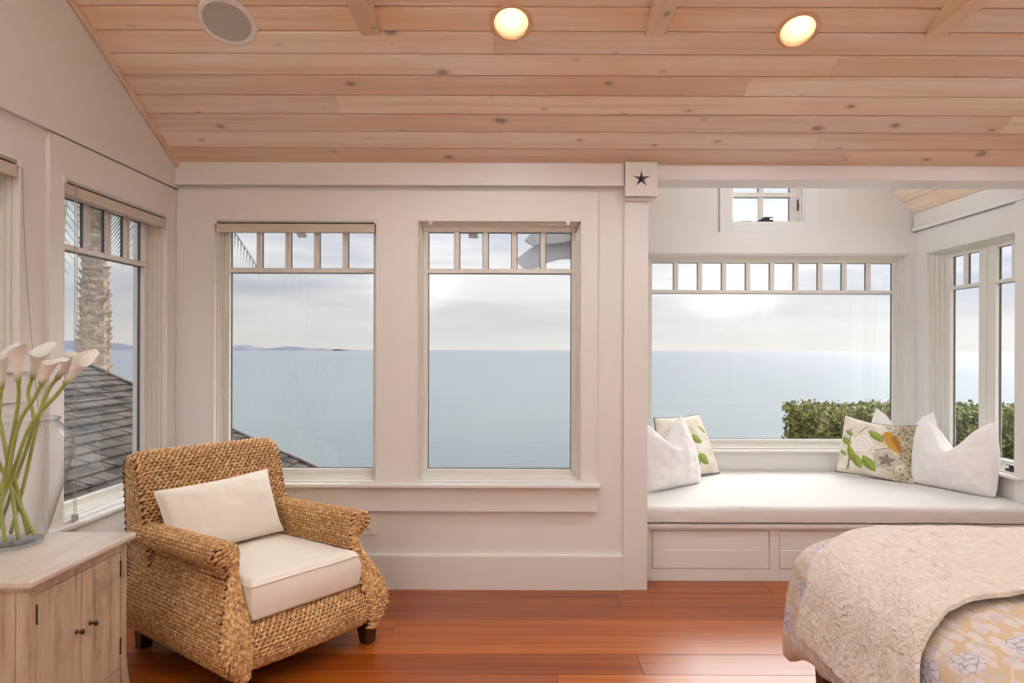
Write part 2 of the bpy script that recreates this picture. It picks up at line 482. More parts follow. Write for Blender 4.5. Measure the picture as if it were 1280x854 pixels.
def panel(mb, T, a0, a1, z0, z1, w0, w1, holes=()):
    """slab in (a, z) with rectangular holes, thickness w0..w1, mapped by T(a, w, z)"""
    A = sorted({a0, a1, *[q for h in holes for q in h[:2] if a0 < q < a1]})
    Z = sorted({z0, z1, *[q for h in holes for q in h[2:] if z0 < q < z1]})
    for i in range(len(A) - 1):
        for j in range(len(Z) - 1):
            ca, cz = (A[i] + A[i + 1]) / 2, (Z[j] + Z[j + 1]) / 2
            if any(h[0] < ca < h[1] and h[2] < cz < h[3] for h in holes): continue
            mb.box(A[i], A[i + 1], w0, w1, Z[j], Z[j + 1], T)


TB = lambda a, w, z: (a, YB + w, z)                # back wall of the room
TL = lambda a, w, z: (XL - w, a, z)                # left wall
AX0, AX1, AY = 0.744, 3.10, 5.40                   # alcove left wall, right wall, back wall
TA = lambda a, w, z: (a, AY + w, z)
TR = lambda a, w, z: (AX1 + w, a, z)
ZO0, ZO1 = 0.62, 2.155                             # window openings
W1 = (-1.79, -0.828, ZO0, ZO1)
W2 = (-0.605, 0.363, ZO0, ZO1)
W3 = (3.007, 3.909, ZO0, ZO1)
W4 = (1.30, 2.76, 1.32, ZO1)
W5 = (0.98, 3.045, ZO0, ZO1)
W6 = (1.658, 2.229, 2.395, 2.93)
W7 = (4.286, 5.26, ZO0, ZO1)

# floor
fl = MB(); fl.box(XL - 0.2, XR + 0.2, YF - 0.2, 4.3, -0.20, -0.022)
floor = structure(fl.build('floor', M['subfloor']))
rng = random.Random(4)
row = 0
y = 4.36
joint_hint = {1: [-0.06 + 0.0], 3: [0.0]}
while y > YF:
    y0 = y - 0.2
    x = XL - 0.02 - rng.random() * 1.6
    while x < XR:
        ln = 1.3 + rng.random() * 1.5
        xa, xb = max(x, XL - 0.02), min(x + ln, XR)
        if xb - xa > 0.02:
            b = MB(); b.box(xa + 0.0006, xb - 0.0006, max(y0, YF) + 0.0007, min(y, 4.22) - 0.0007, -0.022, 0)
            b.build('plank', M['floor'], floor, bevel=0.0012, org=((xa + xb) / 2, (y0 + y) / 2, 0))
        x += ln
    y = y0

# ceiling: slabs above, planks below
cl = MB()
for (ya, yb) in ((RIDGE, 4.03), (YF - 0.2, RIDGE)):
    za, zb = zc(ya), zc(yb)
    cl.prism([(XL - 0.25, ya, za + 0.03), (XL - 0.25, yb, zb + 0.03), (XL - 0.25, yb, zb + 0.20), (XL - 0.25, ya, za + 0.20)], (XR - XL + 0.5, 0, 0))
ceiling = structure(cl.build('ceiling', M['slab']))
rng = random.Random(11)
sa = math.atan(0.5)
PW_ = 0.1283


def ceil_plank(xa, xb, s0, s1, front=True):
    """plank between slope distances s0..s1 measured from the wall"""
    b = MB(); h = 0.020; c = 0.008; L2 = (xb - xa) / 2; W2_ = (s1 - s0) / 2 - 0.0016
    pr = [(-W2_, 0.02), (-W2_, c), (-W2_ + c, 0), (W2_ - c, 0), (W2_, c), (W2_, 0.02)]
    b.prism([(-L2, p, q) for p, q in pr], (2 * L2, 0, 0))
    o = b.build('plank', M['pine'], ceiling, local=True)
    sm = (s0 + s1) / 2
    ys = YB - sm * math.cos(sa) if front else YF + sm * math.cos(sa)
    o.location = ((xa + xb) / 2, ys, ZS + sm * math.sin(sa))
    o.rotation_euler = (-sa if front else sa, 0, 0)
    return o


rows = int((YB - RIDGE) / math.cos(sa) / PW_) + 1
for k in range(rows):
    s0 = k * PW_
    x = XL - rng.random() * 3.4
    while x < XR:
        ln = 3.4 + rng.random() * 3.6
        xa, xb = max(x, XL), min(x + ln, XR)
        if xb - xa > 0.05 and not (k < 0 and xb <= XL):
            ceil_plank(xa + 0.0005, xb - 0.0005, s0, min(s0 + PW_, (YB - RIDGE) / math.cos(sa)))
        x += ln
for k in range(rows):                       # slope behind the camera
    ceil_plank(XL, XR, k * PW_, min(k * PW_ + PW_, (YB - RIDGE) / math.cos(sa)), front=False)
# beams (ties) running towards the back of the room
for xc in (-0.700, 0.622, 1.922):
    b = MB(); zb = 2.862; ye = YB - (zb - ZS) / 0.5; yb2 = 2 * RIDGE - ye
    b.prism([(xc - 0.043, ye, zb), (xc - 0.043, ye - 0.28, zb + 0.14), (xc - 0.043, yb2 + 0.28, zb + 0.14), (xc - 0.043, yb2, zb)], (0.086, 0, 0))
    b.build('beam', M['beam'], ceiling, bevel=0.003)

# walls
b = MB(); panel(b, TB, XL - 0.2, 0.62, 0, 2.56, 0.02, 0.20, (W1, W2))
wall_back = structure(b.build('wall_back', M['wall']))
b = MB(); b.box(AX1 + 0.02, XR + 0.2, 4.0, 4.2, 0, 2.48)
b.box(0.60, XR + 0.2, 4.03, 4.2, 2.50, 3.9)
structure(b.build('wall_back_right', M['wall']))
b = MB(); panel(b, TL, YF - 0.2, 4.02, 0, 2.326, 0.02, 0.20, (W3, W4))
structure(b.build('wall_left', M['wall']))
b = MB()                                    # gable above
g_ = [(YF - 0.2, 2.327), (4.02, 2.327), (4.02, zc(4.02) + 0.04), (RIDGE, zc(RIDGE) + 0.04), (YF - 0.2, zc(YF - 0.2) + 0.04)]
b.prism([(XL - 0.2, p, q) for p, q in g_], (0.2, 0, 0))
structure(b.build('wall_left_gable', M['wall']))
b = MB(); b.prism([(XR, p, q) for p, q in [(YF - 0.2, 0)] + [(4.02, 0)] + g_[2:]], (0.2, 0, 0))
structure(b.build('wall_right', M['wall']))
b = MB(); b.box(XL - 0.2, XR + 0.2, YF - 0.2, YF, 0, ZS + 0.05)
structure(b.build('wall_front', M['wall']))

# alcove
b = MB(); panel(b, TA, AX0 - 0.2, AX1 + 0.2, 0, 2.323, -0.012, 0.20, (W5,))
apex = (AX0 + AX1) / 2 + 0.008; half = AX1 - apex
def za_(x): return ZS + (half - abs(x - apex))
# upper gable, recessed, cut round the small window
for (x0, x1) in ((AX0 - 0.1, W6[0]), (W6[1], AX1 + 0.1)):
    b.prism([(x0, AY + 0.014, 2.323), (x1, AY + 0.014, 2.323), (x1, AY + 0.014, za_(x1) + 0.05), (x0, AY + 0.014, za_(x0) + 0.05)], (0, 0.186, 0))
b.box(W6[0], W6[1], AY, AY + 0.2, 2.323, W6[2])
b.prism([(W6[0], AY, W6[3]), (W6[1], AY, W6[3]), (W6[1], AY, za_(W6[1]) + 0.05), (apex, AY, za_(apex) + 0.05), (W6[0], AY, za_(W6[0]) + 0.05)], (0, 0.2, 0))
structure(b.build('wall_alcove_back', M['wall']))
b = MB(); panel(b, TR, 4.02, AY + 0.2, 0, ZS + 0.1, 0, 0.20, (W7,))
structure(b.build('wall_alcove_right', M['wall']))
b = MB(); b.box(AX0 - 0.2, AX0, 4.2, AY + 0.2, 0, ZS + 0.1)
structure(b.build('wall_alcove_left', M['wall']))
# alcove ceiling, planks running to the window wall
b = MB()
for sgn in (-1, 1):
    xe = apex + sgn * (half + 0.35)
    b.prism([(apex, 4.05, ZS + half + 0.03), (xe, 4.05, ZS - 0.35 + 0.03), (xe, 4.05, ZS - 0.35 + 0.2), (apex, 4.05, ZS + half + 0.2)], (0, 1.75, 0))
alc = structure(b.build('ceiling_alcove', M['slab']))
for sgn in (-1, 1):
    for k in range(int(half * 1.4143 / PW_) + 1):
        p = MB(); c = 0.005; W_ = PW_ / 2 - 0.0008
        p.prism([(q, -0.62, r) for q, r in [(-W_, 0.02), (-W_, c), (-W_ + c, 0), (W_ - c, 0), (W_, c), (W_, 0.02)]], (0, 1.24, 0))
        o = p.build('plank', M['pine_alcove'], alc, local=True)
        s_ = (k + 0.5) * PW_
        o.location = (apex + sgn * (half - s_ * 0.7071), 4.80, ZS + s_ * 0.7071)
        o.rotation_euler = (0, R(45) * sgn, 0)

# trim -----------------------------------------------------------------
tn = [0]
def trim(mb, m='trim', bevel=0.002, parent=None):
    tn[0] += 1
    return structure(mb.build('trim_%d' % tn[0], M[m], parent, bevel=bevel))

b = MB(); panel(b, TB, XL + 0.0, 0.451, ZO0 - 0.03, 2.319, 0.0, 0.02, (W1, W2)); trim(b, bevel=0)             # casing round both windows
b = MB(); b.box(XL, 0.60, 3.985, 4.02, 2.372, ZS + 0.02); b.box(XL, 0.60, 3.972, 4.02, 2.345, 2.372); trim(b)   # frieze
b = MB(); b.box(-1.90, 0.470, 3.955, 4.02, 0.597, ZO0); trim(b, bevel=0.005)                          # stool
b = MB(); b.box(-1.90, 0.451, 3.99, 4.02, 0.455, 0.597); trim(b, bevel=0.003)                         # apron
b = MB(); b.box(0.604, AX0, 4.0, 4.20, 0, 2.282); trim(b, bevel=0.003)                               # post beside the alcove
b = MB(); b.box(0.790, XR, 4.0, 4.20, 2.386, 2.52); b.box(0.790, XR, 3.993, 4.0, 2.386, 2.396); trim(b)   # header beam over the alcove
b = MB(); b.box(XL, 0.604, 3.99, 4.02, 0, 0.197); b.box(XL, 0.604, 3.994, 4.02, 0.197, 0.203)
structure(b.build('baseboard_back', M['trim'], bevel=0.003))
b = MB(); b.box(XL - 0.02, XL + 0.005, YF, 3.99, 0, 0.197)
structure(b.build('baseboard_left', M['trim'], bevel=0.003))
b = MB(); panel(b, TL, 2.925, 3.998, ZO0 - 0.03, 2.316, 0.0, 0.02, (W3,)); trim(b, bevel=0)                   # casing of the left window
b = MB(); b.box(XL - 0.03, XL + 0.035, 2.90, 3.955, 0.597, ZO0); trim(b, bevel=0.005)
b = MB(); b.box(XL - 0.02, XL + 0.01, 2.925, 3.955, 0.455, 0.597); trim(b, bevel=0.003)
b = MB(); b.box(XL - 0.03, XL + 0.02, 1.20, 2.83, 1.300, 1.32); trim(b, bevel=0.004)                 # sill of the high window
b = MB(); b.box(XL - 0.02, XL - 0.005, 1.24, 2.80, 1.18, 1.30); trim(b, bevel=0.003)
b = MB(); b.box(AX1 - 0.015, AX1, 4.2, AY, 2.33, ZS - 0.0); b.box(AX1 - 0.03, AX1, 4.2, AY, 2.33, 2.36); trim(b)   # alcove frieze
b = MB(); b.box(1.564, W6[0], AY - 0.012, AY + 0.014, 2.323, 3.0); b.box(W6[1], 2.330, AY - 0.012, AY + 0.014, 2.323, 3.0)
b.box(W6[0], W6[1], AY - 0.012, AY, 2.323, W6[2]); trim(b, 'wall')                                          # boards round the small window
b = MB(); b.box(AX0, AX1, AY - 0.045, AY, 0.60, ZO0); trim(b, bevel=0.004)                           # alcove sills
b = MB(); b.box(AX1 - 0.045, AX1 + 0.06, 4.21, AY - 0.045, 0.60, ZO0); trim(b, bevel=0.004)
b = MB(); b.box(AX1 - 0.02, AX1, 4.03, 4.286, 0.46, 2.33); trim(b)                                   # flat casing nearest the room
b = MB(); e0 = 0.9                         # pine moulding where the gable meets the ceiling
b.prism([(XL, 3.995, zc(3.995) - 0.030), (XL, e0, zc(e0) - 0.030), (XL, e0, zc(e0) + 0.01), (XL, 3.995, zc(3.995) + 0.01)], (0.022, 0, 0)); trim(b, 'pine', bevel=0.006)
# capital block with a cut-out star
x0, x1, y0_, z0, z1 = 0.603, 0.788, 3.955, 2.283, 2.478
cx_, cz_ = (x0 + x1) / 2, 2.382
bm = bmesh.new()
outer = [bm.verts.new((x, y0_, z)) for x, z in ((x0, z0), (x1, z0), (x1, z1), (x0, z1))]
star = []
for k in range(10):
    r_ = 0.052 if k % 2 == 0 else 0.0165
    a_ = math.pi / 2 + k * math.pi / 5
    star.append(bm.verts.new((cx_ + r_ * math.cos(a_), y0_, cz_ + r_ * math.sin(a_))))
def to_square(v):
    dx, dz = v.co.x - cx_, v.co.z - cz_
    t = min([((x1 if dx > 0 else x0) - cx_) / dx if abs(dx) > 1e-6 else 9e9, ((z1 if dz > 0 else z0) - cz_) / dz if abs(dz) > 1e-6 else 9e9])
    return bm.verts.new((cx_ + dx * t, y0_, cz_ + dz * t))
proj = [to_square(v) for v in star]
ang = lambda v, ref: (math.atan2(v.co.z - cz_, v.co.x - cx_) - ref) % (2 * math.pi)
for i in range(10):
    a, c_ = star[i], star[(i + 1) % 10]; pa, pc = proj[i], proj[(i + 1) % 10]
    ref = math.atan2(a.co.z - cz_, a.co.x - cx_); span = ang(c_, ref)
    mid = sorted([o_ for o_ in outer if 0 < ang(o_, ref) < span], key=lambda o_: ang(o_, ref))
    bm.faces.new([a, pa] + mid + [pc, c_])
back = [bm.verts.new((v.co.x, 4.080, v.co.z)) for v in star]
for i in range(10): bm.faces.new((star[i], star[(i + 1) % 10], back[(i + 1) % 10], back[i]))
bm.faces.new(back)
ob_ = [bm.verts.new((v.co.x, 4.10, v.co.z)) for v in outer]
for i in range(4): bm.faces.new((outer[i], outer[(i + 1) % 4], ob_[(i + 1) % 4], ob_[i]))
bm.faces.new(ob_)
bmesh.ops.recalc_face_normals(bm, faces=bm.faces)
me = bpy.data.meshes.new('trim_capital'); bm.to_mesh(me); bm.free(); me.materials.append(M['trim'])
tn[0] += 1
o = bpy.data.objects.new('trim_%d' % tn[0], me); C.objects.link(o); structure(o)
b = MB(); b.box(0.603, 0.775, 3.985, 4.0, 2.262, 2.283); trim(b, bevel=0.004)

# ------------------------------------------------------------------ windows
wn = [0]


def window(T, op, ga, muntins, gz=(0.685, 1.85, 1.875, 2.095), wd=0.105, mw=0.030, steps=3, hooks=None, mull=None):
    """op: opening (a0,a1,z0,z1); ga: list of glass spans (a0,a1); muntins: list per span"""
    wn[0] += 1
    a0, a1, z0, z1 = op
    root = structure(empty('window_%d' % wn[0], T((a0 + a1) / 2, wd, z0)))
    g0, g1 = ga[0][0], ga[-1][1]
    gb, gm0, gm1, gt = gz
    j = MB(); e = 0.012
    panel(j, T, a0 - 0.0, a1 + 0.0, z0 - 0.0, z1 + 0.0, 0.0, 0.17, ((a0 + e, a1 - e, z0 + e, z1 - e),))
    j.build('jamb', M['trim'], root, bevel=0.002)
    f = MB()                                # stepped frame
    for k in range(steps):
        t = (k + 1) / (steps + 1)
        q = (a0 + e + (g0 - 0.022 - a0 - e) * t, a1 - e + (g1 + 0.022 - a1 + e) * t, z0 + e + (gb - 0.022 - z0 - e) * t, z1 - e + (gt + 0.022 - z1 + e) * t)
        panel(f, T, a0 + e, a1 - e, z0 + e, z1 - e, 0.03 + 0.018 * k, 0.05 + 0.018 * k, (q,))
    f.build('frame', M['sash'], root, bevel=0.0015)
    for i, (s0, s1) in enumerate(ga):
        s = MB(); lo = a0 + e if i == 0 else (ga[i - 1][1] + s0) / 2 + 0.002
        hi = a1 - e if i == len(ga) - 1 else (s1 + ga[i + 1][0]) / 2 - 0.002
        panel(s, T, lo, hi, z0 + e, z1 - e, wd - 0.02, wd + 0.025, ((s0, s1, gb, gm0), (s0, s1, gm1, gt)))
        s.build('sash', M['sash'], root, bevel=0.0025)
        cuts = [s0] + [c for c in muntins[i]] + [s1]
        for c in muntins[i]:
            mb = MB(); mb.box(c - mw / 2, c + mw / 2, wd - 0.014, wd + 0.02, gm1, gt, T); mb.build('muntin', M['sash'], root, bevel=0.003)
        bd = MB()
        rects = [(s0, s1, gb, gm0)]
        for k in range(len(cuts) - 1):
            rects.append((cuts[k] + (mw / 2 if k else 0), cuts[k + 1] - (mw / 2 if k < len(cuts) - 2 else 0), gm1, gt))
        for r in rects:
            panel(bd, T, *r, wd + 0.006, wd + 0.018, ((r[0] + 0.004, r[1] - 0.004, r[2] + 0.004, r[3] - 0.004),))
            pn = MB(); pn.box(r[0] + 0.001, r[1] - 0.001, wd + 0.002, wd + 0.005, r[2] + 0.001, r[3] - 0.001, T)
            pn.build('pane', M['glass'], root)
        bd.build('shade_strip', M['frame_shade'], root)  # shade of the outer frame, put in as dark strips
    return root


sp5 = lambda a, b, n: [a + (b - a) * k / n for k in range(1, n)]
w1 = window(TB, W1, [(-1.7255, -0.872)], [sp5(-1.7255, -0.872, 5)])
w2 = window(TB, W2, [(-0.548, 0.305)], [sp5(-0.548, 0.305, 5)])
for hx in (-0.52, 0.275):                   # the two empty blind brackets
    h = MB(); h.box(hx - 0.016, hx + 0.016, 3.985, 4.0 + 0.02, 2.135, 2.15); h.box(hx - 0.008, hx + 0.008, 3.982, 3.995, 2.118, 2.14)
    h.build('bracket', M['plastic'], w2, bevel=0.002)
w3 = window(TL, W3, [(3.150, 3.820)], [[3.333, 3.503, 3.668]])
w4 = window(TL, W4, [(1.38, 2.02), (2.10, 2.68)], [sp5(1.38, 2.02, 3), sp5(2.10, 2.68, 3)], gz=(1.40, 1.85, 1.875, 2.095))
w5 = window(TA, W5, [(1.052, 2.974)], [sp5(1.052, 2.974, 10)], mw=0.034)
w7 = window(TR, W7, [(4.31, 4.61), (4.778, 5.096)], [[4.455], [4.94]])
w6 = window(TA, W6, [(1.682, 2.141)], [[1.912]], gz=(2.425, 2.615, 2.65, 2.88), mw=0.038, steps=3, wd=0.08)
b = MB(); b.box(1.893, 1.931, AY + 0.068, AY + 0.10, 2.425, 2.615); b.build('muntin', M['sash'], w6, bevel=0.003)


def crank(x, y, z, ax, root):
    """casement operator with folded handle"""
    b = MB(); P = lambda a, w_, h: (x + a, y + w_, z + h) if ax == 'y' else (x + w_, y + a, z + h)
    b.box(-0.055, 0.055, -0.022, 0.022, 0.0, 0.018, P); b.box(-0.03, 0.03, -0.016, 0.016, 0.018, 0.034, P)
    b.box(-0.015, 0.06, -0.012, 0.008, 0.034, 0.042, P)
    b.build('crank_handle', M['black_metal'], root, bevel=0.004)


crank(1.935, AY + 0.035, 2.408, 'y', w6)
b = MB(); b.box(1.745, 1.825, AY + 0.03, AY + 0.045, 2.409, 2.418); b.build('latch_lever', M['black_metal'], w6, bevel=0.003)
b = MB(); b.box(2.186, 2.194, AY + 0.03, AY + 0.042, 2.50, 2.59); b.box(2.194, 2.222, AY + 0.034, AY + 0.040, 2.538, 2.546); b.build('sash_lock', M['black_metal'], w6)
crank(AX1 + 0.035, 4.36, ZO0 + 0.012, 'x', w7)
b = MB(); b.box(AX1 + 0.01, AX1 + 0.045, 4.545, 4.585, ZO0 + 0.012, ZO0 + 0.036); b.build('latch_lever', M['black_metal'], w7, bevel=0.004)

# ------------------------------------------------------------------ outside
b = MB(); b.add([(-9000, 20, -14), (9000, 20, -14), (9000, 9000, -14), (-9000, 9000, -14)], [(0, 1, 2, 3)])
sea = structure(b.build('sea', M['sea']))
b = MB(); pts = []
for k in range(161):
    px = -120 + k * (540 / 160)
    d = 5200.0
    hgt = 5.2 * (0.55 + 0.9 * noise.noise((k * 0.09, 0.3, 0))) + 1.0 * noise.noise((k * 0.45, 2, 0))
    if px < 190: hgt += 4.5 * min(1, (190 - px) / 80)
    hgt *= min(1, max(0.0, (418 - px) / 70)) ** 0.7
    pts.append(((px - 650) / F * d, d, -14 + 6 + max(0.6, hgt) / F * d))
top = pts; b.grid([[Vector(p) for p in top], [Vector((p[0], p[1] - 160, -14)) for p in top]])
b.grid([[Vector(p) for p in top], [Vector((p[0], p[1] + 500, -14)) for p in top]])
tag(b.build('headland', M['land']), 'low grey headland on the far shore beyond the left windows', 'headland')

# the lower roof: slopes down to the right, courses run away from the camera
RS = 0.45
def zroof(x): return 0.14 - RS * (x + 2.03)
YR = 7.0
root = empty('shingled_roof', (-4.5, 5.0, zroof(-4.5)), 'grey brown shingled roof just outside the left window', 'roof')
b = MB()
ns_ = Vector((RS, 0, 1)).normalized()
def rp_(x, y, lift=0.0): return Vector((x, y, zroof(x))) + ns_ * lift
b.prism([rp_(-9, 0.5), rp_(-2.26, 0.5), rp_(-2.26, 4.6), rp_(-1.55, 4.6), rp_(-1.55, YR), rp_(-9, YR)], (0, 0, -0.12))
b.build('roof_deck', M['roof_felt'], root)
rng = random.Random(3)
sh = []
crs = 0.108                                  # exposed course along x
k = 0
x = -1.60
while x > -9:
    y = 0.6 - rng.random() * 0.25
    while y < YR:
        ln = 0.15 + rng.random() * 0.09
        y1 = min(y + ln, YR)
        if (x < -2.44 or y > 4.7) and y1 - y > 0.05:
            sh.append((x, y + 0.006, y1 - 0.006, rng.random()))
        y += ln
    x -= crs
def shingle(mb, x, y0, y1, r):
    t = 0.012 + 0.010 * r
    e = 0.006 * r
    lo0, lo1 = rp_(x + e, y0, 0.004), rp_(x + e, y1, 0.004)
    a0_, a1_ = rp_(x + e, y0, t + 0.010), rp_(x + e, y1, t + 0.010)
    b0_, b1_ = rp_(x - crs - 0.02, y0, 0.004), rp_(x - crs - 0.02, y1, 0.004)
    mb.add([lo0, lo1, a1_, a0_, b0_, b1_], [(0, 1, 2, 3), (3, 2, 5, 4), (0, 3, 4), (1, 5, 2), (0, 4, 5, 1)])
def in_view(s_):
    x_, d_ = s_[0], (s_[1] + s_[2]) / 2
    if d_ < 3.3: return False
    p = 650 + F * x_ / d_; q = 436 + F * (1.4 - zroof(x_)) / d_
    return (60 < p < 185 and q < 640) or (285 < p < 405 and q < 600)
vis = sorted([s_ for s_ in sh if in_view(s_)], key=lambda s_: s_[1])
near = vis[:300]
nset = set(near)
for s_ in near:
    q = MB(); shingle(q, *s_); q.build('shingle', M['shingle'], root, org=tuple(rp_(s_[0], s_[1])))
q = MB()
for s_ in sh:
    if s_ not in nset: shingle(q, *s_)
tag(q.build('shingle_field', M['shingle'], root), kind='stuff')
b = MB(); b.prism([rp_(-9, YR - 0.02, -0.02), rp_(-1.55, YR - 0.02, -0.02), rp_(-1.55, YR - 0.02, 0.035), rp_(-9, YR - 0.02, 0.035)], (0, 0.05, 0))
b.build('rake_edge', M['shingle'], root)

# palm behind that roof
PX, PY = -6.56, 10.6
b = MB(); b.box(-14, -5.6, 8.0, 14, -3.3, -3.0)
structure(b.build('ground_left', M['ground']))
palm = empty('palm_tree', (PX, PY, -3.0), 'tall palm with scaly trunk standing behind the shingled roof', 'palm tree')
b = MB(); b.lathe([(0.25, -3.0), (0.235, -1.0), (0.20, 1.0), (0.165, 2.6), (0.125, 3.6), (0.12, 4.9)], 14, Matrix.Translation((PX, PY, 0)))
b.build('trunk', M['trunk'], palm, smooth=True)
b = MB(); rng = random.Random(8)
zz = -2.6; i = 0
while zz < 4.9:
    rr = 0.222 - 0.024 * max(0, zz)
    for j in range(9):
        a = i * 2.1 + j * 2 * math.pi / 9 + rng.uniform(-0.15, 0.15)
        rad = Vector((math.cos(a), math.sin(a), 0)); tg = Vector((-math.sin(a), math.cos(a), 0))
        p = Vector((PX, PY, zz + rng.uniform(-0.03, 0.03))) + rad * (rr - 0.02)
        ln = rng.uniform(0.055, 0.11); wd_ = 0.062
        tip = p + rad * ln + Vector((0, 0, rng.uniform(0.02, 0.10)))
        b.add([p - tg * wd_, p + tg * wd_, p + tg * wd_ * 0.5 + Vector((0, 0, -0.10)), p - tg * wd_ * 0.5 + Vector((0, 0, -0.10)), tip - tg * 0.03, tip + tg * 0.03],
              [(0, 4, 5, 1), (3, 2, 5, 4), (0, 3, 4), (1, 5, 2), (0, 1, 2, 3)])
    zz += 0.105; i += 1
tag(b.build('leaf_bases', M['trunk'], palm), kind='stuff')
crown = Vector((PX, PY, 5.0))
def frond(b, base, az, pitch, ln, droop):
    d = Vector((math.cos(az) * math.cos(pitch), math.sin(az) * math.cos(pitch), math.sin(pitch)))
    pts = []
    for k in range(13):
        t = k / 12
        pts.append(base + d * ln * t + Vector((0, 0, -droop * t * t * ln)))
    b.tube(pts, [0.03 * (1 - 0.8 * k / 12) for k in range(13)], 5)
    for k in range(2, 48):
        t = k / 48; i_ = min(11, int(t * 12)); p = pts[i_].lerp(pts[i_ + 1], t * 12 - i_)
        dr = (pts[i_ + 1] - pts[i_]).normalized(); sd_ = dr.cross(Vector((0, 0, 1))).normalized()
        for s_ in (-1, 1):
            L_ = 0.55 * math.sin(math.pi * (0.15 + 0.8 * t)) + 0.08
            q = p + (sd_ * s_ * 0.7 + dr * 0.6 + Vector((0, 0, -0.45))).normalized() * L_
            w_ = dr * 0.018
            b.add([p - w_, p + w_, q], [(0, 1, 2)])
rng = random.Random(21)
for k in range(22):
    b = MB(); frond(b, crown + Vector((0, 0, rng.uniform(-0.2, 0.2))), k * 2.4, rng.uniform(-0.25, 1.1), rng.uniform(2.4, 3.0), rng.uniform(0.5, 1.05))
    b.build('frond', M['frond'], palm)
for az, pt, ln in ((3.5, -0.75, 2.6), (3.9, -0.95, 2.3), (5.6, -0.85, 1.9), (0.2, -0.9, 1.7)):
    b = MB(); frond(b, crown + Vector((0, 0, -0.3)), az, pt, ln, 0.35); b.build('frond', M['frond'], palm)

# hedge on the terrace to the right
b = MB(); b.box(2.6, 9.5, 6.2, 8.4, -0.4, -0.15)
structure(b.build('terrace', M['ground']))
hedge = empty('hedge', (5.9, 7.2, -0.15), 'clipped green hedge outside the window seat windows', 'hedge')
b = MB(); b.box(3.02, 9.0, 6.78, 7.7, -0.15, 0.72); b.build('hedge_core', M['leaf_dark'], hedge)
b = MB(); rng = random.Random(5)
for k in range(26000):
    f_ = rng.random()
    x = rng.uniform(2.92, 6.2) if f_ < 0.9 else rng.uniform(2.92, 9.05)
    if f_ < 0.5: p = Vector((x, 6.72 + rng.gauss(0, 0.03), rng.uniform(0.2, 0.78)))
    elif f_ < 0.9: p = Vector((x, rng.uniform(6.7, 7.7), 0.765 + rng.gauss(0, 0.03) + 0.03 * noise.noise((x * 3, 0, 0))))
    else: p = Vector((2.95 + rng.gauss(0, 0.03), rng.uniform(6.7, 7.6), rng.uniform(0.1, 0.78)))
    a = Vector((rng.uniform(-1, 1), rng.uniform(-1, 1), rng.uniform(-0.4, 1))).normalized()
    c_ = a.cross(Vector((rng.uniform(-1, 1), rng.uniform(-1, 1), rng.uniform(-1, 1)))).normalized()
    l_ = rng.uniform(0.018, 0.034)
    b.add([p - a * l_, p + c_ * l_ * 0.5, p + a * l_, p - c_ * l_ * 0.5], [(0, 1, 2, 3)])
tag(b.build('foliage', M['leaf'], hedge), kind='stuff')

# eaves: soffit above the room windows, rafter tails, curved rake boards of the alcove roof
eave = structure(empty('trim_eave', (-0.7, 4.4, 2.3)))
b = MB(); b.prism([(-2.6, 4.2, 2.50), (-2.6, 4.66, 2.30), (-2.6, 4.66, 2.36), (-2.6, 4.2, 2.62)], (3.0, 0, 0)); b.build('soffit', M['siding'], eave)
for xr in (-2.3, -1.455, -0.315, 0.45):
    b = MB(); b.prism([(xr - 0.03, 4.2, 2.36), (xr - 0.03, 4.60, 2.14), (xr - 0.03, 4.66, 2.20), (xr - 0.03, 4.66, 2.31), (xr - 0.03, 4.2, 2.52)], (0.06, 0, 0)); b.build('rafter_tail', M['siding'], eave)
def rake(pix, d, th, m):
    b = MB(); b.prism([at(p, q, d) for p, q in pix], (0, th, 0)); b.build('rake_board', M[m], eave, bevel=0.004)
rake([(645, 323), (648, 330), (654, 335), (662, 337), (672, 334), (684, 328), (698, 324), (716, 323), (722, 322), (722, 296), (676, 301), (664, 309)], 5.62, 0.05, 'grey_paint_pale')
rake([(655, 300), (660, 304), (667, 307), (678, 305), (692, 305), (708, 302), (722, 300), (722, 270), (690, 270), (668, 286)], 5.56, 0.05, 'grey_paint')

# ------------------------------------------------------------------ ceiling fixtures
def on_ceiling(x, y):
    """matrix: local z points down out of the sloped ceiling, local y runs up the slope"""
    n_ = Vector((0, -0.5, -1)).normalized(); yv = Vector((0, -1, 0.5)).normalized(); xv = yv.cross(n_)
    Mx = Matrix((xv, yv, n_)).transposed().to_4x4(); Mx.translation = (x, y, zc(y)); return Mx


def downlight(x, y, label, front=True):
    Mx = on_ceiling(x, y) if front else Matrix.Translation((x, y, zc(y))) @ Matrix.Rotation(R(180) - sa, 4, 'X')
    o = bpy.data.objects.new('recessed_downlight', None); C.objects.link(o); o.matrix_world = Mx; o.empty_display_size = 0.05
    tag(o, label, 'ceiling light', 'recessed lights in the sloped ceiling')
    b = MB(); b.lathe([(0.097, -0.002), (0.097, 0.004), (0.091, 0.009), (0.083, 0.009), (0.078, 0.003), (0.076, -0.002)], 48, cap=False)
    b.build('trim_ring', M['lamp_trim'], o, smooth=True, local=True)
    b = MB(); b.lathe([(0.0, 0.003), (0.05, 0.003), (0.080, 0.002)], 48, cap=False)
    b.build('lens', M['lens'], o, smooth=True, local=True)
    ld = bpy.data.lights.new('downlight_lamp', 'SPOT'); ld.energy = LAMP_W; ld.color = LAMP_COL
    ld.spot_size = R(150); ld.spot_blend = 0.9; ld.shadow_soft_size = 0.07
    lo = bpy.data.objects.new('downlight_lamp', ld); C.objects.link(lo)
    p = Mx @ Vector((0, 0, 0.03)); lo.location = p
    return o


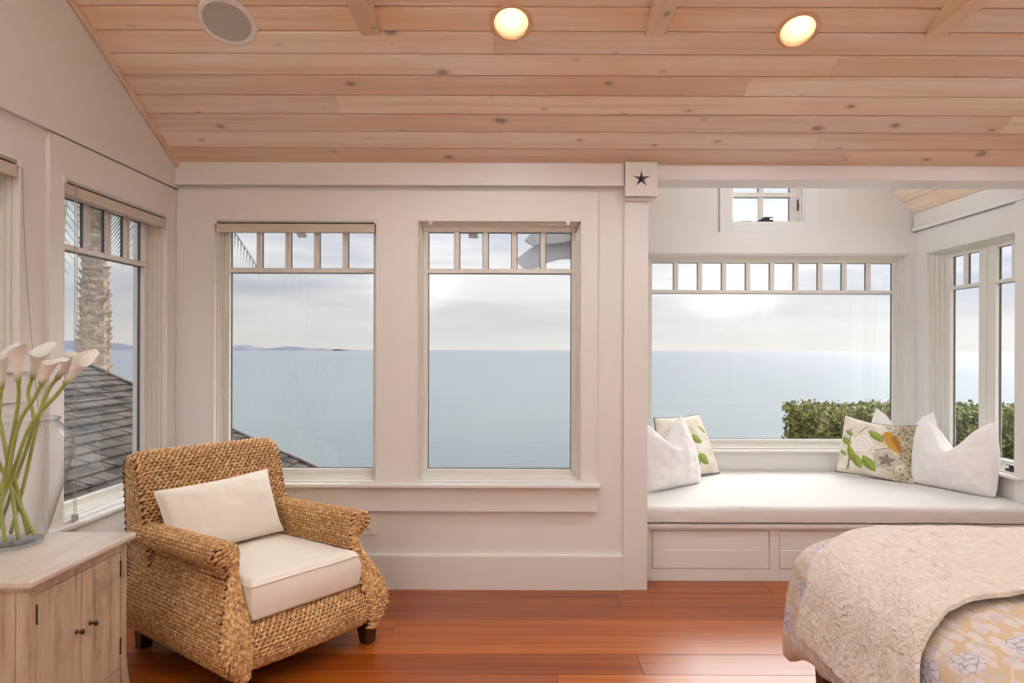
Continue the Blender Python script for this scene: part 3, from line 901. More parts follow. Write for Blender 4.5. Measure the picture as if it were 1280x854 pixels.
downlight(-0.045, 3.150, 'lit round recessed light in the pine ceiling, the one above the middle window')
downlight(1.279, 3.180, 'lit round recessed light in the pine ceiling, right one towards the bed')
for x_ in (2.6,):  # downlights from here on are unseen, added to light the room
    downlight(x_, 3.18, 'added recessed light, unseen beyond the right edge of the view')
PLACE = ('by the left wall', 'second from the left wall', 'third from the left wall', 'nearest the right wall')
for x_, w_ in zip((-1.36, -0.045, 1.279, 2.6), PLACE):
    downlight(x_, 1.55, 'added unseen light high near the ceiling ridge, ' + w_)
for x_, w_ in zip((-1.36, -0.045, 1.279, 2.6), PLACE):
    downlight(x_, -0.9, 'added unseen light in the slope behind the viewer, ' + w_, front=False)

for tx, ty, lb in ((-1.6, -1.75, 'added uplight, unseen in the back left corner behind the viewer'), (3.9, -1.75, 'added uplight, unseen in the back right corner behind the viewer')):  # unseen uplights added to brighten the ceiling and walls
    fl_ = empty('added_uplight', (tx, ty, 0), lb, 'lamp')
    TM = Matrix.Translation((tx, ty, 0))
    b = MB(); b.lathe([(0.0, 0.0), (0.15, 0.0), (0.15, 0.015), (0.02, 0.03), (0.0, 0.03)], 32, TM, cap=False); b.build('base', M['bronze'], fl_, smooth=True)
    b = MB(); b.lathe([(0.012, 0.02), (0.012, 1.75)], 16, TM); b.build('pole', M['bronze'], fl_)
    b = MB(); b.lathe([(0.012, 1.74), (0.10, 1.78), (0.17, 1.84), (0.165, 1.842), (0.095, 1.788), (0.012, 1.75)], 32, TM, cap=False); b.build('bowl', M['bronze'], fl_, smooth=True)
    ld = bpy.data.lights.new('added_uplight_spot', 'SPOT'); ld.energy = UP_W; ld.color = UP_COL; ld.spot_size = R(165); ld.spot_blend = 0.8; ld.shadow_soft_size = 0.1
    lo = bpy.data.objects.new('added_uplight_spot', ld); C.objects.link(lo); lo.location = (tx, ty, 1.86); lo.rotation_euler = (R(180), 0, 0)

o = bpy.data.objects.new('ceiling_speaker', None); C.objects.link(o); o.matrix_world = on_ceiling(-1.345, 3.150)
tag(o, 'round in-ceiling speaker with grey grille and white rim in the pine ceiling', 'speaker')
b = MB(); b.lathe([(0.130, -0.002), (0.130, 0.003), (0.124, 0.009), (0.110, 0.010), (0.104, 0.006), (0.104, 0.0)], 64, cap=False); b.build('rim', M['plastic'], o, smooth=True, local=True)
b = MB(); b.lathe([(0.0, 0.006), (0.06, 0.006), (0.1045, 0.004)], 64, cap=False); b.build('grille', M['grille'], o, smooth=True, local=True)

pend = empty('added_pendant', (1.93, 4.50, 2.80), 'added globe light, unseen above the beam, brightening the window alcove', 'lamp')  # hidden globe light added to brighten the upper alcove
b = MB(); b.tube([(1.93, 4.50, 2.90), (1.93, 4.50, ZS + half)], 0.004, 8); b.build('cord', M['cord'], pend)
b = MB(); b.lathe([(0.0, -0.09), (0.05, -0.075), (0.085, -0.03), (0.09, 0.0), (0.08, 0.045), (0.05, 0.085), (0.03, 0.095)], 32, Matrix.Translation((1.93, 4.50, 2.80)), cap=False)
b.build('globe', M['opal'], pend, smooth=True)
ld = bpy.data.lights.new('added_pendant_bulb', 'POINT'); ld.energy = PEND_FILL_W; ld.color = (0.86, 0.94, 1.0); ld.shadow_soft_size = 0.05
lo = bpy.data.objects.new('added_pendant_bulb', ld); C.objects.link(lo); lo.location = (1.93, 4.50, 2.68)

# ------------------------------------------------------------------ blinds, outlet
def blind(T, a0, a1, zt, label, cords=()):
    root = empty('roller_blind', T((a0 + a1) / 2, 0.03, zt), label, 'blind', 'roller blinds rolled up at the window heads')
    b = MB(); b.box(a0 + 0.01, a1 - 0.01, 0.004, 0.05, zt - 0.022, zt - 0.004, T); b.build('head_rail', M['blind_rail'], root, bevel=0.002)
    b = MB(); b.tube([T(a0 + 0.022, 0.034, zt - 0.052), T(a1 - 0.022, 0.034, zt - 0.052)], 0.026, 16); b.build('roll', M['blind'], root, smooth=False)
    b = MB(); b.box(a0 + 0.02, a1 - 0.02, 0.004, 0.008, zt - 0.078, zt - 0.030, T); b.build('valance', M['blind'], root, bevel=0.001)
    for a in (a0 + 0.012, a1 - 0.012):
        b = MB(); b.box(a - 0.011, a + 0.011, -0.004, 0.045, zt - 0.032, zt - 0.002, T); b.build('bracket', M['plastic'], root, bevel=0.003)
    for c in cords:
        b = MB(); b.tube(c, 0.0016, 5); b.build('cord', M['cord'], root)
    return root


blind(TB, W1[0], W1[1], ZO1, 'rolled up roller blind at the head of the left window of the back wall')
r_ = blind(TL, W3[0], W3[1], ZO1, 'rolled up roller blind on the left wall window showing the palm',
           [[(XL + 0.012, 3.07, ZO1 - 0.03), (XL + 0.012, 3.07, 0.640)], [(XL + 0.012, 3.085, ZO1 - 0.03), (XL + 0.012, 3.085, 0.640)]])
b = MB(); b.box(XL + 0.001, XL + 0.022, 3.067, 3.088, 0.612 + 0.012, 0.655); b.build('cord_tensioner', M['blind_rail'], r_, bevel=0.002)
blind(TL, W4[0], W4[1], ZO1, 'rolled up roller blind on the high window at the left edge',
      [[(XL + 0.005, 2.755 + 0.12 * (t / 10) ** 1.6 * 0.9, 2.12 - t / 10 * 1.05) for t in range(11)]])

out_ = empty('wall_outlet', (-0.87, 3.994 + 0.02, 0.37), 'white duplex power outlet low on the wall behind the armchair', 'outlet')
b = MB(); b.box(-0.915, -0.838, 4.012, 4.021, 0.315, 0.433); b.build('cover_plate', M['plastic'], out_, bevel=0.003)
for dz in (0.346, 0.402):
    b = MB(); b.box(-0.893, -0.860, 4.009, 4.014, dz - 0.014, dz + 0.014); s_ = b.build('socket', M['plastic'], out_, bevel=0.003)
    q = MB()
    for dx in (-0.884, -0.869): q.box(dx - 0.0015, dx + 0.0015, 4.0082, 4.0095, dz - 0.004, dz + 0.007)
    q.build('slots', M['slot'], s_)

# ------------------------------------------------------------------ woven surfaces
def surf_len(P):
    """arc lengths of a point grid along u at mid v and along v at mid u"""
    nu, nv = len(P), len(P[0]); mv, mu_ = nv // 2, nu // 2
    lu = [0]
    for i in range(nu - 1): lu.append(lu[-1] + max((P[i + 1][mv] - P[i][mv]).length, 1e-5))
    lv = [0]
    for j in range(nv - 1): lv.append(lv[-1] + max((P[mu_][j + 1] - P[mu_][j]).length, 1e-5))
    return lu, lv


def samp(P, lu, lv, a, c):
    def loc(l, t):
        t = min(max(t, 0), l[-1] - 1e-6)
        for i in range(len(l) - 1):
            if t <= l[i + 1]: return i, (t - l[i]) / (l[i + 1] - l[i])
        return len(l) - 2, 1.0
    i, s = loc(lu, a); j, t = loc(lv, c)
    p = P[i][j].lerp(P[i + 1][j], s).lerp(P[i][j + 1].lerp(P[i + 1][j + 1], s), t)
    du = (P[i + 1][j] - P[i][j]).lerp(P[i + 1][j + 1] - P[i][j + 1], t)
    dv_ = (P[i][j + 1] - P[i][j]).lerp(P[i + 1][j + 1] - P[i + 1][j], s)
    return p, du, dv_


DOME = []
for (rr, hh) in ((1.0, 0.0), (0.86, 0.55), (0.5, 0.92)):
    DOME.append([(rr * math.cos(a * math.pi / 4), rr * math.sin(a * math.pi / 4), hh) for a in range(8)])


def weave(mb, P, flip=False, sl=0.031, sw=0.0155, slant=0.40, hgt=0.0082, seed=0):
    """woven strand bumps over the grid P (rows run along u)"""
    lu, lv = surf_len(P); rng = random.Random(seed)
    nr = max(1, round(lv[-1] / sw)); nu_ = len(P)
    for r in range(nr):
        vpos = (r + 0.5) * lv[-1] / nr
        line = [samp(P, lu, lv, a_, vpos)[0] for a_ in lu]
        acc = [0.0]
        for i in range(nu_ - 1): acc.append(acc[-1] + (line[i + 1] - line[i]).length)
        nc = max(1, round(acc[-1] / (sl * 0.80)))
        def remap(t):
            t = min(max(t, 0), acc[-1])
            for i in range(nu_ - 1):
                if t <= acc[i + 1]: return lu[i] + (lu[i + 1] - lu[i]) * (t - acc[i]) / max(acc[i + 1] - acc[i], 1e-6)
            return lu[-1]
        for c in range(nc + 1):
            a = (c + (0.5 if r % 2 else 0.0)) / nc
            if a > 1: continue
            mg = min(0.3, 0.27 * sl / max(acc[-1], 1e-4)); a = remap((mg + a * (1 - 2 * mg)) * acc[-1])
            p, du, dv_ = samp(P, lu, lv, a, (r + 0.5) * lv[-1] / nr)
            if du.length < 1e-6 or dv_.length < 1e-6: continue
            n_ = du.cross(dv_)
            if n_.length < 1e-10: continue
            n_.normalize()
            if flip: n_ = -n_
            t = du.normalized(); s_ = n_.cross(t)
            an = slant + rng.uniform(-0.10, 0.10)
            tt = t * math.cos(an) + s_ * math.sin(an); ss = n_.cross(tt)
            L_ = sl * 0.53 * rng.uniform(0.9, 1.1); W_ = sw * 0.48; H_ = hgt * rng.uniform(0.8, 1.2)
            o = len(mb.v)
            for ring in DOME:
                for x, y, z in ring: mb.v.append(p + tt * x * L_ + ss * y * W_ + n_ * (z * H_ - 0.001))
            mb.v.append(p + n_ * (H_ - 0.001))
            for k in range(2):
                for q in range(8):
                    mb.f.append((o + k * 8 + q, o + k * 8 + (q + 1) % 8, o + k * 8 + 8 + (q + 1) % 8, o + k * 8 + 8 + q))
            for q in range(8): mb.f.append((o + 16 + q, o + 16 + (q + 1) % 8, o + 24))


def smooth_path(pts, n):
    """Catmull-Rom through 2D/3D points, n samples"""
    pts = [Vector(p) for p in pts]; k = len(pts); out_ = []
    for i in range(n):
        t = i / (n - 1) * (k - 1); j = min(int(t), k - 2); s = t - j
        p0, p1, p2, p3 = pts[max(j - 1, 0)], pts[j], pts[j + 1], pts[min(j + 2, k - 1)]
        out_.append(0.5 * ((2 * p1) + (p2 - p0) * s + (2 * p0 - 5 * p1 + 4 * p2 - p3) * s * s + (3 * p1 - p0 - 3 * p2 + p3) * s ** 3))
    return out_


# ------------------------------------------------------------------ seagrass armchair
CH = Vector((-0.905, 2.99, 0)); CA = R(53)
chair = empty('armchair', CH, 'woven seagrass armchair with rolled arms in the corner by the windows', 'armchair', rz=CA)


def woven(name, patches, parent=chair):
    core = MB(); st_ = MB()
    for i, (P, fl_, *hh) in enumerate(patches):
        core.grid(P); weave(st_, P, fl_, seed=i + 1, **({'hgt': hh[0]} if hh else {}))
    o = core.build(name, M['seagrass_core'], parent, smooth=True, local=True)
    w_ = st_.build('weave', M['seagrass'], o, smooth=True, local=True)
    w_['kind'] = 'stuff'
    return o


# arm: cross-section in (x, z), swept along y; s = +1 right, -1 left
sec = smooth_path([(0.350, 0.085, 0), (0.405, 0.14, 0), (0.425, 0.22, 0), (0.400, 0.32, 0), (0.352, 0.42, 0), (0.335, 0.485, 0), (0.352, 0.512, 0),
                   (0.385, 0.530, 0), (0.402, 0.565, 0), (0.385, 0.600, 0), (0.345, 0.614, 0), (0.305, 0.600, 0), (0.286, 0.565, 0), (0.290, 0.52, 0), (0.288, 0.42, 0), (0.285, 0.27, 0)], 46)


def ybulge(z):
    """how far forward the arm front stands at height z"""
    if z > 0.46: return 0.075
    t = (0.46 - z) / 0.37
    return 0.075 - 0.115 * math.sin(min(1, t) * math.pi * 0.62) ** 1.2


for s in (-1, 1):
    ys = [0, 0.08, 0.2, 0.35, 0.5, 0.65, 0.80]
    P = []
    for p in sec:
        rowp = []
        yb_ = ybulge(p.y)
        for k, yv in enumerate(ys):
            y_ = yb_ + 0.012 + (0.82 - yb_) * yv / 0.80
            drop = 0.028 * yv if p.y > 0.45 else 0
            rowp.append(Vector((s * p.x, y_, p.y - drop)))
        P.append(rowp)
    # front face of the arm: between the outer and inner run of the section
    n_ = len(sec); hf = n_ // 2
    top_i = max(range(n_), key=lambda i: sec[i].y)
    outer_ = [sec[i] for i in range(0, top_i + 1)]
    inner_ = [sec[i] for i in range(n_ - 1, top_i - 1, -1)]
    oo = smooth_path(outer_, 24); ii = smooth_path([Vector((0.30, 0.085, 0))] + inner_, 24)
    Fp = []
    for k in range(24):
        rowp = []
        for t in (0, 0.18, 0.4, 0.6, 0.82, 1):
            q = oo[k].lerp(ii[k], t)
            bul = 0.014 * (1 - (2 * t - 1) ** 2) + 0.0
            rowp.append(Vector((s * q.x, ybulge(q.y) + 0.012 - bul, q.y)))
        Fp.append(rowp)
    Pt = [list(r) for r in zip(*P)]           # rows of strands run along the arm's length
    FpT = [list(r) for r in zip(*Fp)]
    woven('arm', [(Pt, s < 0), (FpT, s > 0)])

# front apron under the cushion
prof = smooth_path([(0.06, 0.085, 0), (0.0, 0.12, 0), (-0.018, 0.18, 0), (0.0, 0.245, 0), (0.045, 0.275, 0), (0.10, 0.280, 0)], 14)
P = [[Vector((x, p.x - 0.015 * (1 - (x / 0.37) ** 2), p.y)) for p in prof] for x in [-0.36 + 0.72 * k / 18 for k in range(19)]]
woven('front_apron', [(P, False)])
b = MB(); b.box(-0.33, 0.33, 0.06, 0.80, 0.09, 0.275); b.build('seat_deck', M['seagrass_core'], chair, local=True)
# back with a rolled top
bp = smooth_path([(0.66, 0.27, 0), (0.685, 0.42, 0), (0.735, 0.62, 0), (0.785, 0.80, 0), (0.812, 0.872, 0), (0.852, 0.905, 0), (0.900, 0.898, 0), (0.928, 0.86, 0), (0.925, 0.76, 0), (0.905, 0.5, 0), (0.875, 0.085, 0)], 44)
xs = [-0.372 + 0.744 * k / 20 for k in range(21)]
def bx_(x, z):
    k = abs(x) / 0.372
    return -0.018 * max(0, (k - 0.82) / 0.18) ** 2 * (1 if z > 0.8 else 0)
P = [[Vector((x * (1 + 0.012 * (p.y - 0.5)), p.x, p.y + bx_(x, p.y))) for p in bp] for x in xs]
pat = [(P, False)]
for s in (-1, 1):                             # closed sides
    k0 = max(range(44), key=lambda i: bp[i].y)
    fr_ = smooth_path(bp[:k0 + 1], 24); bk_ = smooth_path(list(reversed(bp[k0:])), 24)
    Q = []
    for t in (0, 0.25, 0.5, 0.75, 1):
        Q.append([Vector((s * (0.372 * (1 + 0.012 * (0.5)) + 0.010 * (1 - (2 * t - 1) ** 2) - 0.004), fr_[i].lerp(bk_[i], t).x, fr_[i].lerp(bk_[i], t).y + bx_(0.372, fr_[i].lerp(bk_[i], t).y))) for i in range(24)])
    pat.append((Q, s < 0, 0.0025))
woven('back', pat)
for (x, y) in ((-0.335, 0.03), (0.335, 0.03), (-0.32, 0.82), (0.32, 0.82)):
    b = MB(); sx_ = 1 if x > 0 else -1; a, c_ = 0.036, 0.026
    b.add([(x - a, y - a, 0.10), (x + a, y - a, 0.10), (x + a, y + a, 0.10), (x - a, y + a, 0.10),
           (x - c_ + sx_ * 0.008, y - c_, 0), (x + c_ + sx_ * 0.008, y - c_, 0), (x + c_ + sx_ * 0.008, y + c_, 0), (x - c_ + sx_ * 0.008, y + c_, 0)],
          [(0, 1, 2, 3), (7, 6, 5, 4), (0, 4, 5, 1), (1, 5, 6, 2), (2, 6, 7, 3), (3, 7, 4, 0)])
    b.build('leg', M['dark_wood'], chair, local=True, bevel=0.003)


# ------------------------------------------------------------------ cushions and pillows
def slab_cushion(name, w_, d_, h_, m, crown=0.02, rad=0.03, n=28, wob=0.004, piping=True):
    """boxed cushion, local origin at the centre of its underside"""
    b = MB()
    def pt(u, v, top):
        x, y = u * w_ / 2, v * d_ / 2
        e = min(w_ / 2 - abs(x), d_ / 2 - abs(y))
        rr = min(1, e / rad); dz = rad * (1 - math.sqrt(max(0, 1 - (1 - rr) ** 2)))
        cr_ = crown * (1 - u ** 4) * (1 - v ** 4)
        nz = wob * noise.noise((x * 9, y * 9, 3 if top else 7))
        z = (h_ - dz + cr_ + nz) if top else (dz * 0.6)
        return Vector((x, y, z))
    def spread(k):
        t = -1 + 2 * k / n
        return math.copysign(1 - (1 - abs(t)) ** 1.35, t)
    us = [spread(k) for k in range(n + 1)]
    T_ = [[pt(u, v, True) for v in us] for u in us]; B_ = [[pt(u, v, False) for v in us] for u in us]
    b.grid(T_); b.grid(B_, flip=True)
    # side band
    per = [(k, 0) for k in range(n)] + [(n, k) for k in range(n)] + [(n - k, n) for k in range(n)] + [(0, n - k) for k in range(n)]
    Lp = []
    for (i, j) in per:
        t, q = T_[i][j], B_[i][j]; c_ = Vector((t.x, t.y, 0)).normalized()
        bul = 0.010 + 0.004 * noise.noise((t.x * 14, t.y * 14, 1))
        Lp.append([q, q.lerp(t, 0.3) + c_ * bul, q.lerp(t, 0.7) + c_ * bul, t])
    b.grid(Lp, closeu=True)
    pipe = None
    if piping:
        pipe = MB(); pipe.tube([T_[i][j] + Vector((0, 0, 0.001)) for i, j in per] + [T_[0][0]], 0.0045, 6)
    return b, pipe


ROT = Matrix.Rotation(CA, 4, 'Z')
b, pp = slab_cushion('seat_cushion', 0.545, 0.63, 0.165, None, crown=0.012, rad=0.022)
seat = b.build('seat_cushion', M['linen_white'], smooth=True)
tag(seat, 'thick boxed cream seat cushion on the seagrass armchair', 'cushion')
seat.location = CH + ROT @ Vector((0, 0.325, 0.281)); seat.rotation_euler = (R(-1.2), 0, CA)
o = pp.build('piping', M['linen_white'], seat, smooth=True, local=True)


def pillow_mesh(w_, h_, T_, pinch=0.06, notch=0.0, taper=0.0, n=46, seed=0, wr=0.006, colf=None, ears=0.0, slump=0.0):
    """pillow standing in the x-z plane, front towards -y, origin at its lower edge centre"""
    b = MB(); cols = []
    grids = []
    for side in (-1, 1):
        G = []
        for i in range(n + 1):
            u = -1 + 2 * i / n
            rowp = []
            for j in range(n + 1):
                v = -1 + 2 * j / n
                x = w_ / 2 * u * (1 - pinch * (1 - v * v)); z = h_ / 2 * v * (1 - pinch * (1 - u * u))
                rc = 1 - (0.075 if notch else 0.0) * (u * v) ** 4; x *= rc; z *= rc
                th = T_ / 2 * ((1 - u ** 2) * (1 - v ** 2)) ** 0.42
                if notch:
                    gq = math.exp(-(u / 0.42) ** 2); vv = max(0, (v + 0.35) / 1.35)
                    z -= notch * gq * vv ** 1.4
                    z += ears * (abs(u) ** 3) * max(0, v) ** 2
                    x *= 1 - 0.17 * max(0, v) ** 1.5
                    th *= 1 + 0.25 * gq * vv
                x *= 1 - taper * (v + 1) / 2
                z -= slump * (1 - u * u) * max(0, v) ** 2
                q = Vector((x * 7, z * 7, seed * 3.1 + side))
                e = min(1, 4 * min(1 - abs(u), 1 - abs(v)))
                th += wr * e * (noise.noise(q) + 0.5 * noise.noise(q * 2.3) + 0.8 * (abs(u * v)) ** 1.2 * noise.noise(Vector((x * 30, z * 30, seed))))
                if v < -0.6: th *= 1.0
                rowp.append(Vector((x, side * th, z + h_ / 2)))
                if colf: cols.append((*colf(u, v, side), 1))
            G.append(rowp)
        b.grid(G, flip=(side > 0)); grids.append(G)
    if colf: b.col = cols
    zmin = min(p.z for p in b.v)
    for p in b.v: p.z -= zmin
    per = [(k, 0) for k in range(n)] + [(n, k) for k in range(n)] + [(n - k, n) for k in range(n)] + [(0, n - k) for k in range(n)]
    pm = MB(); pm.tube([(grids[0][i][j] + grids[1][i][j]) / 2 - Vector((0, 0, zmin)) for i, j in per] + [(grids[0][0][0] + grids[1][0][0]) / 2 - Vector((0, 0, zmin))], 0.0035, 6)
    return b, pm


def place_pillow(bp_, name, m, label, loc, yaw, tilt, roll=0, cat='pillow', group=None, seam=None):
    b, pm = bp_
    o = b.build(name, m, smooth=True); tag(o, label, cat, group)
    o.location = loc
    o.rotation_euler = (Matrix.Rotation(yaw, 3, 'Z') @ Matrix.Rotation(tilt, 3, 'X') @ Matrix.Rotation(roll, 3, 'Y')).to_euler()
    pm.build('seam', seam or m, o, smooth=True, local=True)
    return o


place_pillow(pillow_mesh(0.58, 0.325, 0.18, 0.06, seed=1, wr=0.012), 'lumbar_pillow', M['linen_white'],
             'oblong cream linen lumbar pillow leaning on the armchair back', CH + ROT @ Vector((-0.05, 0.555, 0.458)), CA, R(-22), R(-2.5))

# printed fabric: evaluated per vertex
def lerp3(a, b, t): return tuple(a[i] + (b[i] - a[i]) * t for i in range(3))
def s3(*c): return S(*c)[:3]
CREAM, OLIVE, GREEN, GREEN2, ROSE, ROSE2, GREYR, BIRD, BROWN = s3(236, 231, 220), s3(150, 134, 100), s3(118, 138, 48), s3(160, 174, 84), s3(246, 242, 236), s3(212, 196, 186), s3(176, 164, 148), s3(200, 150, 66), s3(70, 56, 48)


def leaf_in(u, v, x0, y0, x1, y1, wd_):
    dx, dy = x1 - x0, y1 - y0; L_ = math.hypot(dx, dy); t = ((u - x0) * dx + (v - y0) * dy) / L_ / L_
    if not 0 <= t <= 1: return None
    s = ((u - x0) * -dy + (v - y0) * dx) / L_
    hw = wd_ * math.sin(math.pi * t) ** 0.8
    if abs(s) > hw: return None
    return abs(s) / max(hw, 1e-5), s


def rose_col(u, v, cx, cy, r, c0, c1):
    dx, dy = u - cx, (v - cy); rr = math.hypot(dx, dy); a = math.atan2(dy, dx)
    if rr > r * (1 + 0.10 * math.sin(5 * a + 1)): return None
    k = 0.5 + 0.5 * math.sin(rr / r * 17 + a * 2 + 1.5 * math.sin(3 * a))
    return lerp3(c0, c1, k ** 3 * 0.8)


def floral(variant):
    leaves_a = [(-0.22, 0.62, 0.22, 0.22, 0.13), (-0.72, -0.02, -0.5, -0.62, 0.10), (-0.52, -0.32, -0.28, -0.80, 0.13), (-0.28, -0.34, 0.10, -0.82, 0.15),
                (-0.92, 0.22, -0.68, -0.05, 0.11), (-0.86, 0.48, -0.62, 0.30, 0.08), (-0.95, -0.25, -0.72, -0.42, 0.06)]
    leaves_b = [(-0.05, 0.30, 0.45, 0.05, 0.15), (0.0, -0.30, 0.12, -0.78, 0.15), (0.16, -0.32, 0.52, -0.70, 0.15), (-0.5, 0.5, -0.1, 0.62, 0.10), (-0.8, -0.5, -0.5, -0.1, 0.12), (0.55, 0.6, 0.85, 0.35, 0.08)]
    def f(u, v, side):
        n1 = noise.noise((u * 3, v * 3, side + variant)); n2 = noise.noise((u * 14, v * 14, 5))
        c = lerp3(CREAM, s3(220, 210, 190), max(0, min(1, 0.5 + n1)))
        if variant == 0:
            dk = max(0, min(1, (u - 0.32 + 0.25 * v + 0.3 * n1) / 0.5))
            c = lerp3(c, OLIVE, dk * 0.75)
            if dk > 0.1 and n2 > 0.22: c = lerp3(c, BROWN, 0.75)
            if n2 < -0.35 and u > 0.1: c = lerp3(c, s3(196, 190, 120), 0.6)
        else:
            if n2 > 0.38: c = lerp3(c, s3(180, 180, 120), 0.5)
        for (x0, y0, x1, y1) in ((-0.72, 0.55, -0.62, -0.85), (-0.55, -0.2, -0.68, -0.9), (-0.3, 0.75, -0.45, 0.45), (0.05, -0.1, 0.5, 0.1)):
            dx, dy = x1 - x0, y1 - y0; t = max(0, min(1, ((u - x0) * dx + (v - y0) * dy) / (dx * dx + dy * dy)))
            if math.hypot(u - x0 - t * dx, v - y0 - t * dy) < 0.018: c = lerp3(c, BROWN, 0.7)
        q = rose_col(u, v, 0.34, -0.38, 0.34, s3(206, 196, 182), GREYR) if variant == 0 else rose_col(u, v, -0.5, 0.1, 0.3, ROSE, s3(200, 196, 170))
        if q: c = q
        if variant == 0:
            for an in range(5):
                a = an * 1.2566 + 0.3
                h = leaf_in(u, v, 0.34, -0.38, 0.34 + 0.22 * math.cos(a), -0.38 + 0.22 * math.sin(a), 0.06)
                if h: c = s3(140, 126, 112)
        q = rose_col(u, v, -0.36, 0.06, 0.31, ROSE, ROSE2) if variant == 0 else rose_col(u, v, 0.2, -0.1, 0.3, ROSE, s3(214, 206, 190))
        if q: c = q
        for lf in (leaves_a if variant == 0 else leaves_b):
            h = leaf_in(u, v, *lf)
            if h: c = lerp3(GREEN, GREEN2, 0.5 + 0.5 * (1 if h[1] > 0 else -1) * 0.6) if h[0] > 0.10 else GREEN2
        if variant == 0:
            h = leaf_in(u, v, 0.22, 0.62, 0.66, -0.12, 0.17)
            if h: c = lerp3(BIRD, s3(120, 84, 40), 0.55 if h[1] > 0.02 else 0.0)
            if math.hypot(u - 0.28, v - 0.55) < 0.12: c = BIRD
            if math.hypot(u - 0.24, v - 0.585) < 0.018: c = BROWN
        return c
    return f


ZB = 0.463                                    # top of the bench cushion
PW1 = pillow_mesh(0.60, 0.50, 0.20, 0.05, notch=0.17, seed=3, ears=0.07)
place_pillow(pillow_mesh(0.62, 0.46, 0.20, 0.05, notch=0.17, seed=3, ears=0.05, wr=0.020), 'throw_pillow', M['cotton_white'],
             'white pillow with a deep chop against the right alcove wall, in front', (2.89, 4.63, ZB), R(-64), R(-10), R(0))
place_pillow(pillow_mesh(0.56, 0.44, 0.17, 0.05, seed=4, n=110, colf=floral(0), slump=0.03, wr=0.008), 'floral_pillow', M['print'],
             'floral pillow with a yellow bird and white rose at the right of the window seat', (2.590, 5.03, ZB), R(-48), R(-14), R(3))
place_pillow(pillow_mesh(0.50, 0.47, 0.12, 0.05, notch=0.14, seed=6, ears=0.05), 'throw_pillow', M['cotton_white'],
             'white pillow in the corner behind the bird pillow, only its tip showing', (2.83, 5.10, ZB), R(-46), R(-6), R(0))
place_pillow(pillow_mesh(0.58, 0.46, 0.20, 0.05, notch=0.17, seed=9, ears=0.05, wr=0.020), 'throw_pillow', M['cotton_white'],
             'white pillow with a deep chop at the left of the window seat beside the post', (1.055, 4.66, ZB), R(38), R(-16), R(0))
place_pillow(pillow_mesh(0.64, 0.46, 0.17, 0.05, taper=0.22, seed=12, n=100, colf=floral(1), wr=0.008), 'floral_pillow', M['print'],
             'floral pillow with green leaves behind the left white pillow', (1.26, 5.04, ZB), R(36), R(-18), R(0))

# ------------------------------------------------------------------ window bench
bench = empty('window_bench', (1.92, 4.78, 0), 'built-in white painted window bench with inset drawers under the alcove window', 'bench')
b = MB(); DR = [(0.805, 1.516, 0.073, 0.305), (1.574, 2.290, 0.073, 0.305), (2.348, 3.060, 0.073, 0.305)]
panel(b, lambda a, w_, z: (a, 4.166 + w_, z), AX0, AX1, 0, 0.345, 0, 0.03, DR)
b.box(AX0, AX1, 4.196, AY - 0.013, 0, 0.345); b.build('body', M['trim'], bench, bevel=0.001)
b = MB(); b.box(AX0 + 0.001, AX1 - 0.001, 4.142, AY - 0.013, 0.325, 0.350); b.box(AX0 + 0.001, AX1 - 0.001, 4.152, 4.17, 0.312, 0.325); b.build('seat_board', M['trim'], bench, bevel=0.003)
for d_ in DR:
    q = MB(); q.box(d_[0] + 0.003, d_[1] - 0.003, 4.163, 4.190, d_[2] + 0.003, 0.186); q.box(d_[0] + 0.003, d_[1] - 0.003, 4.168, 4.190, 0.186, d_[3] - 0.003)
    q.build('drawer_front', M['trim'], bench, bevel=0.0015)

# bench cushion with a soft, slightly wavy front edge
b = MB(); nx, ny = 90, 40
def bc(u, v, top):
    x = AX0 + 0.008 + (AX1 - AX0 - 0.016) * u; y = 4.135 + (AY - 0.03 - 4.135) * v
    e = (y - 4.135); r_ = 0.028
    dz = 0 if e > r_ else r_ * (1 - math.sqrt(max(0, 1 - (1 - e / r_) ** 2)))
    y += 0.012 * noise.noise((x * 2.2, 0, 1)) * max(0, 1 - v * 3)
    z = 0.455 - dz + 0.006 * noise.noise((x * 3, y * 3, 0)) + 0.010 * math.sin(math.pi * v) + 0.004 * noise.noise((x * 22, y * 4, 4)) * max(0, 1 - v * 5)
    if not top: z = 0.351 + 0.012 * max(0, 1 - e / 0.03)
    return Vector((x, y, z))
vs_ = [(k / ny) ** 1.8 for k in range(ny + 1)]
T_ = [[bc(k / nx, v, True) for v in vs_] for k in range(nx + 1)]; B_ = [[bc(k / nx, v, False) for v in vs_] for k in range(nx + 1)]
b.grid(T_); b.grid(B_, flip=True)
per = [(k, 0) for k in range(nx)] + [(nx, k) for k in range(ny)] + [(nx - k, ny) for k in range(nx)] + [(0, ny - k) for k in range(ny)]
Lp = []
for i, j in per:
    t, q = T_[i][j], B_[i][j]; off = Vector((0, -0.002 - 0.006 * noise.noise((t.x * 10, 0, 2)), 0)) if j == 0 else Vector()
    Lp.append([q, q.lerp(t, 0.35) + off * 0.8, q.lerp(t, 0.7) + off, t])
b.grid(Lp, closeu=True)
tag(b.build('bench_cushion', M['bench_fabric'], smooth=True), 'long white cushion covering the window bench', 'cushion')

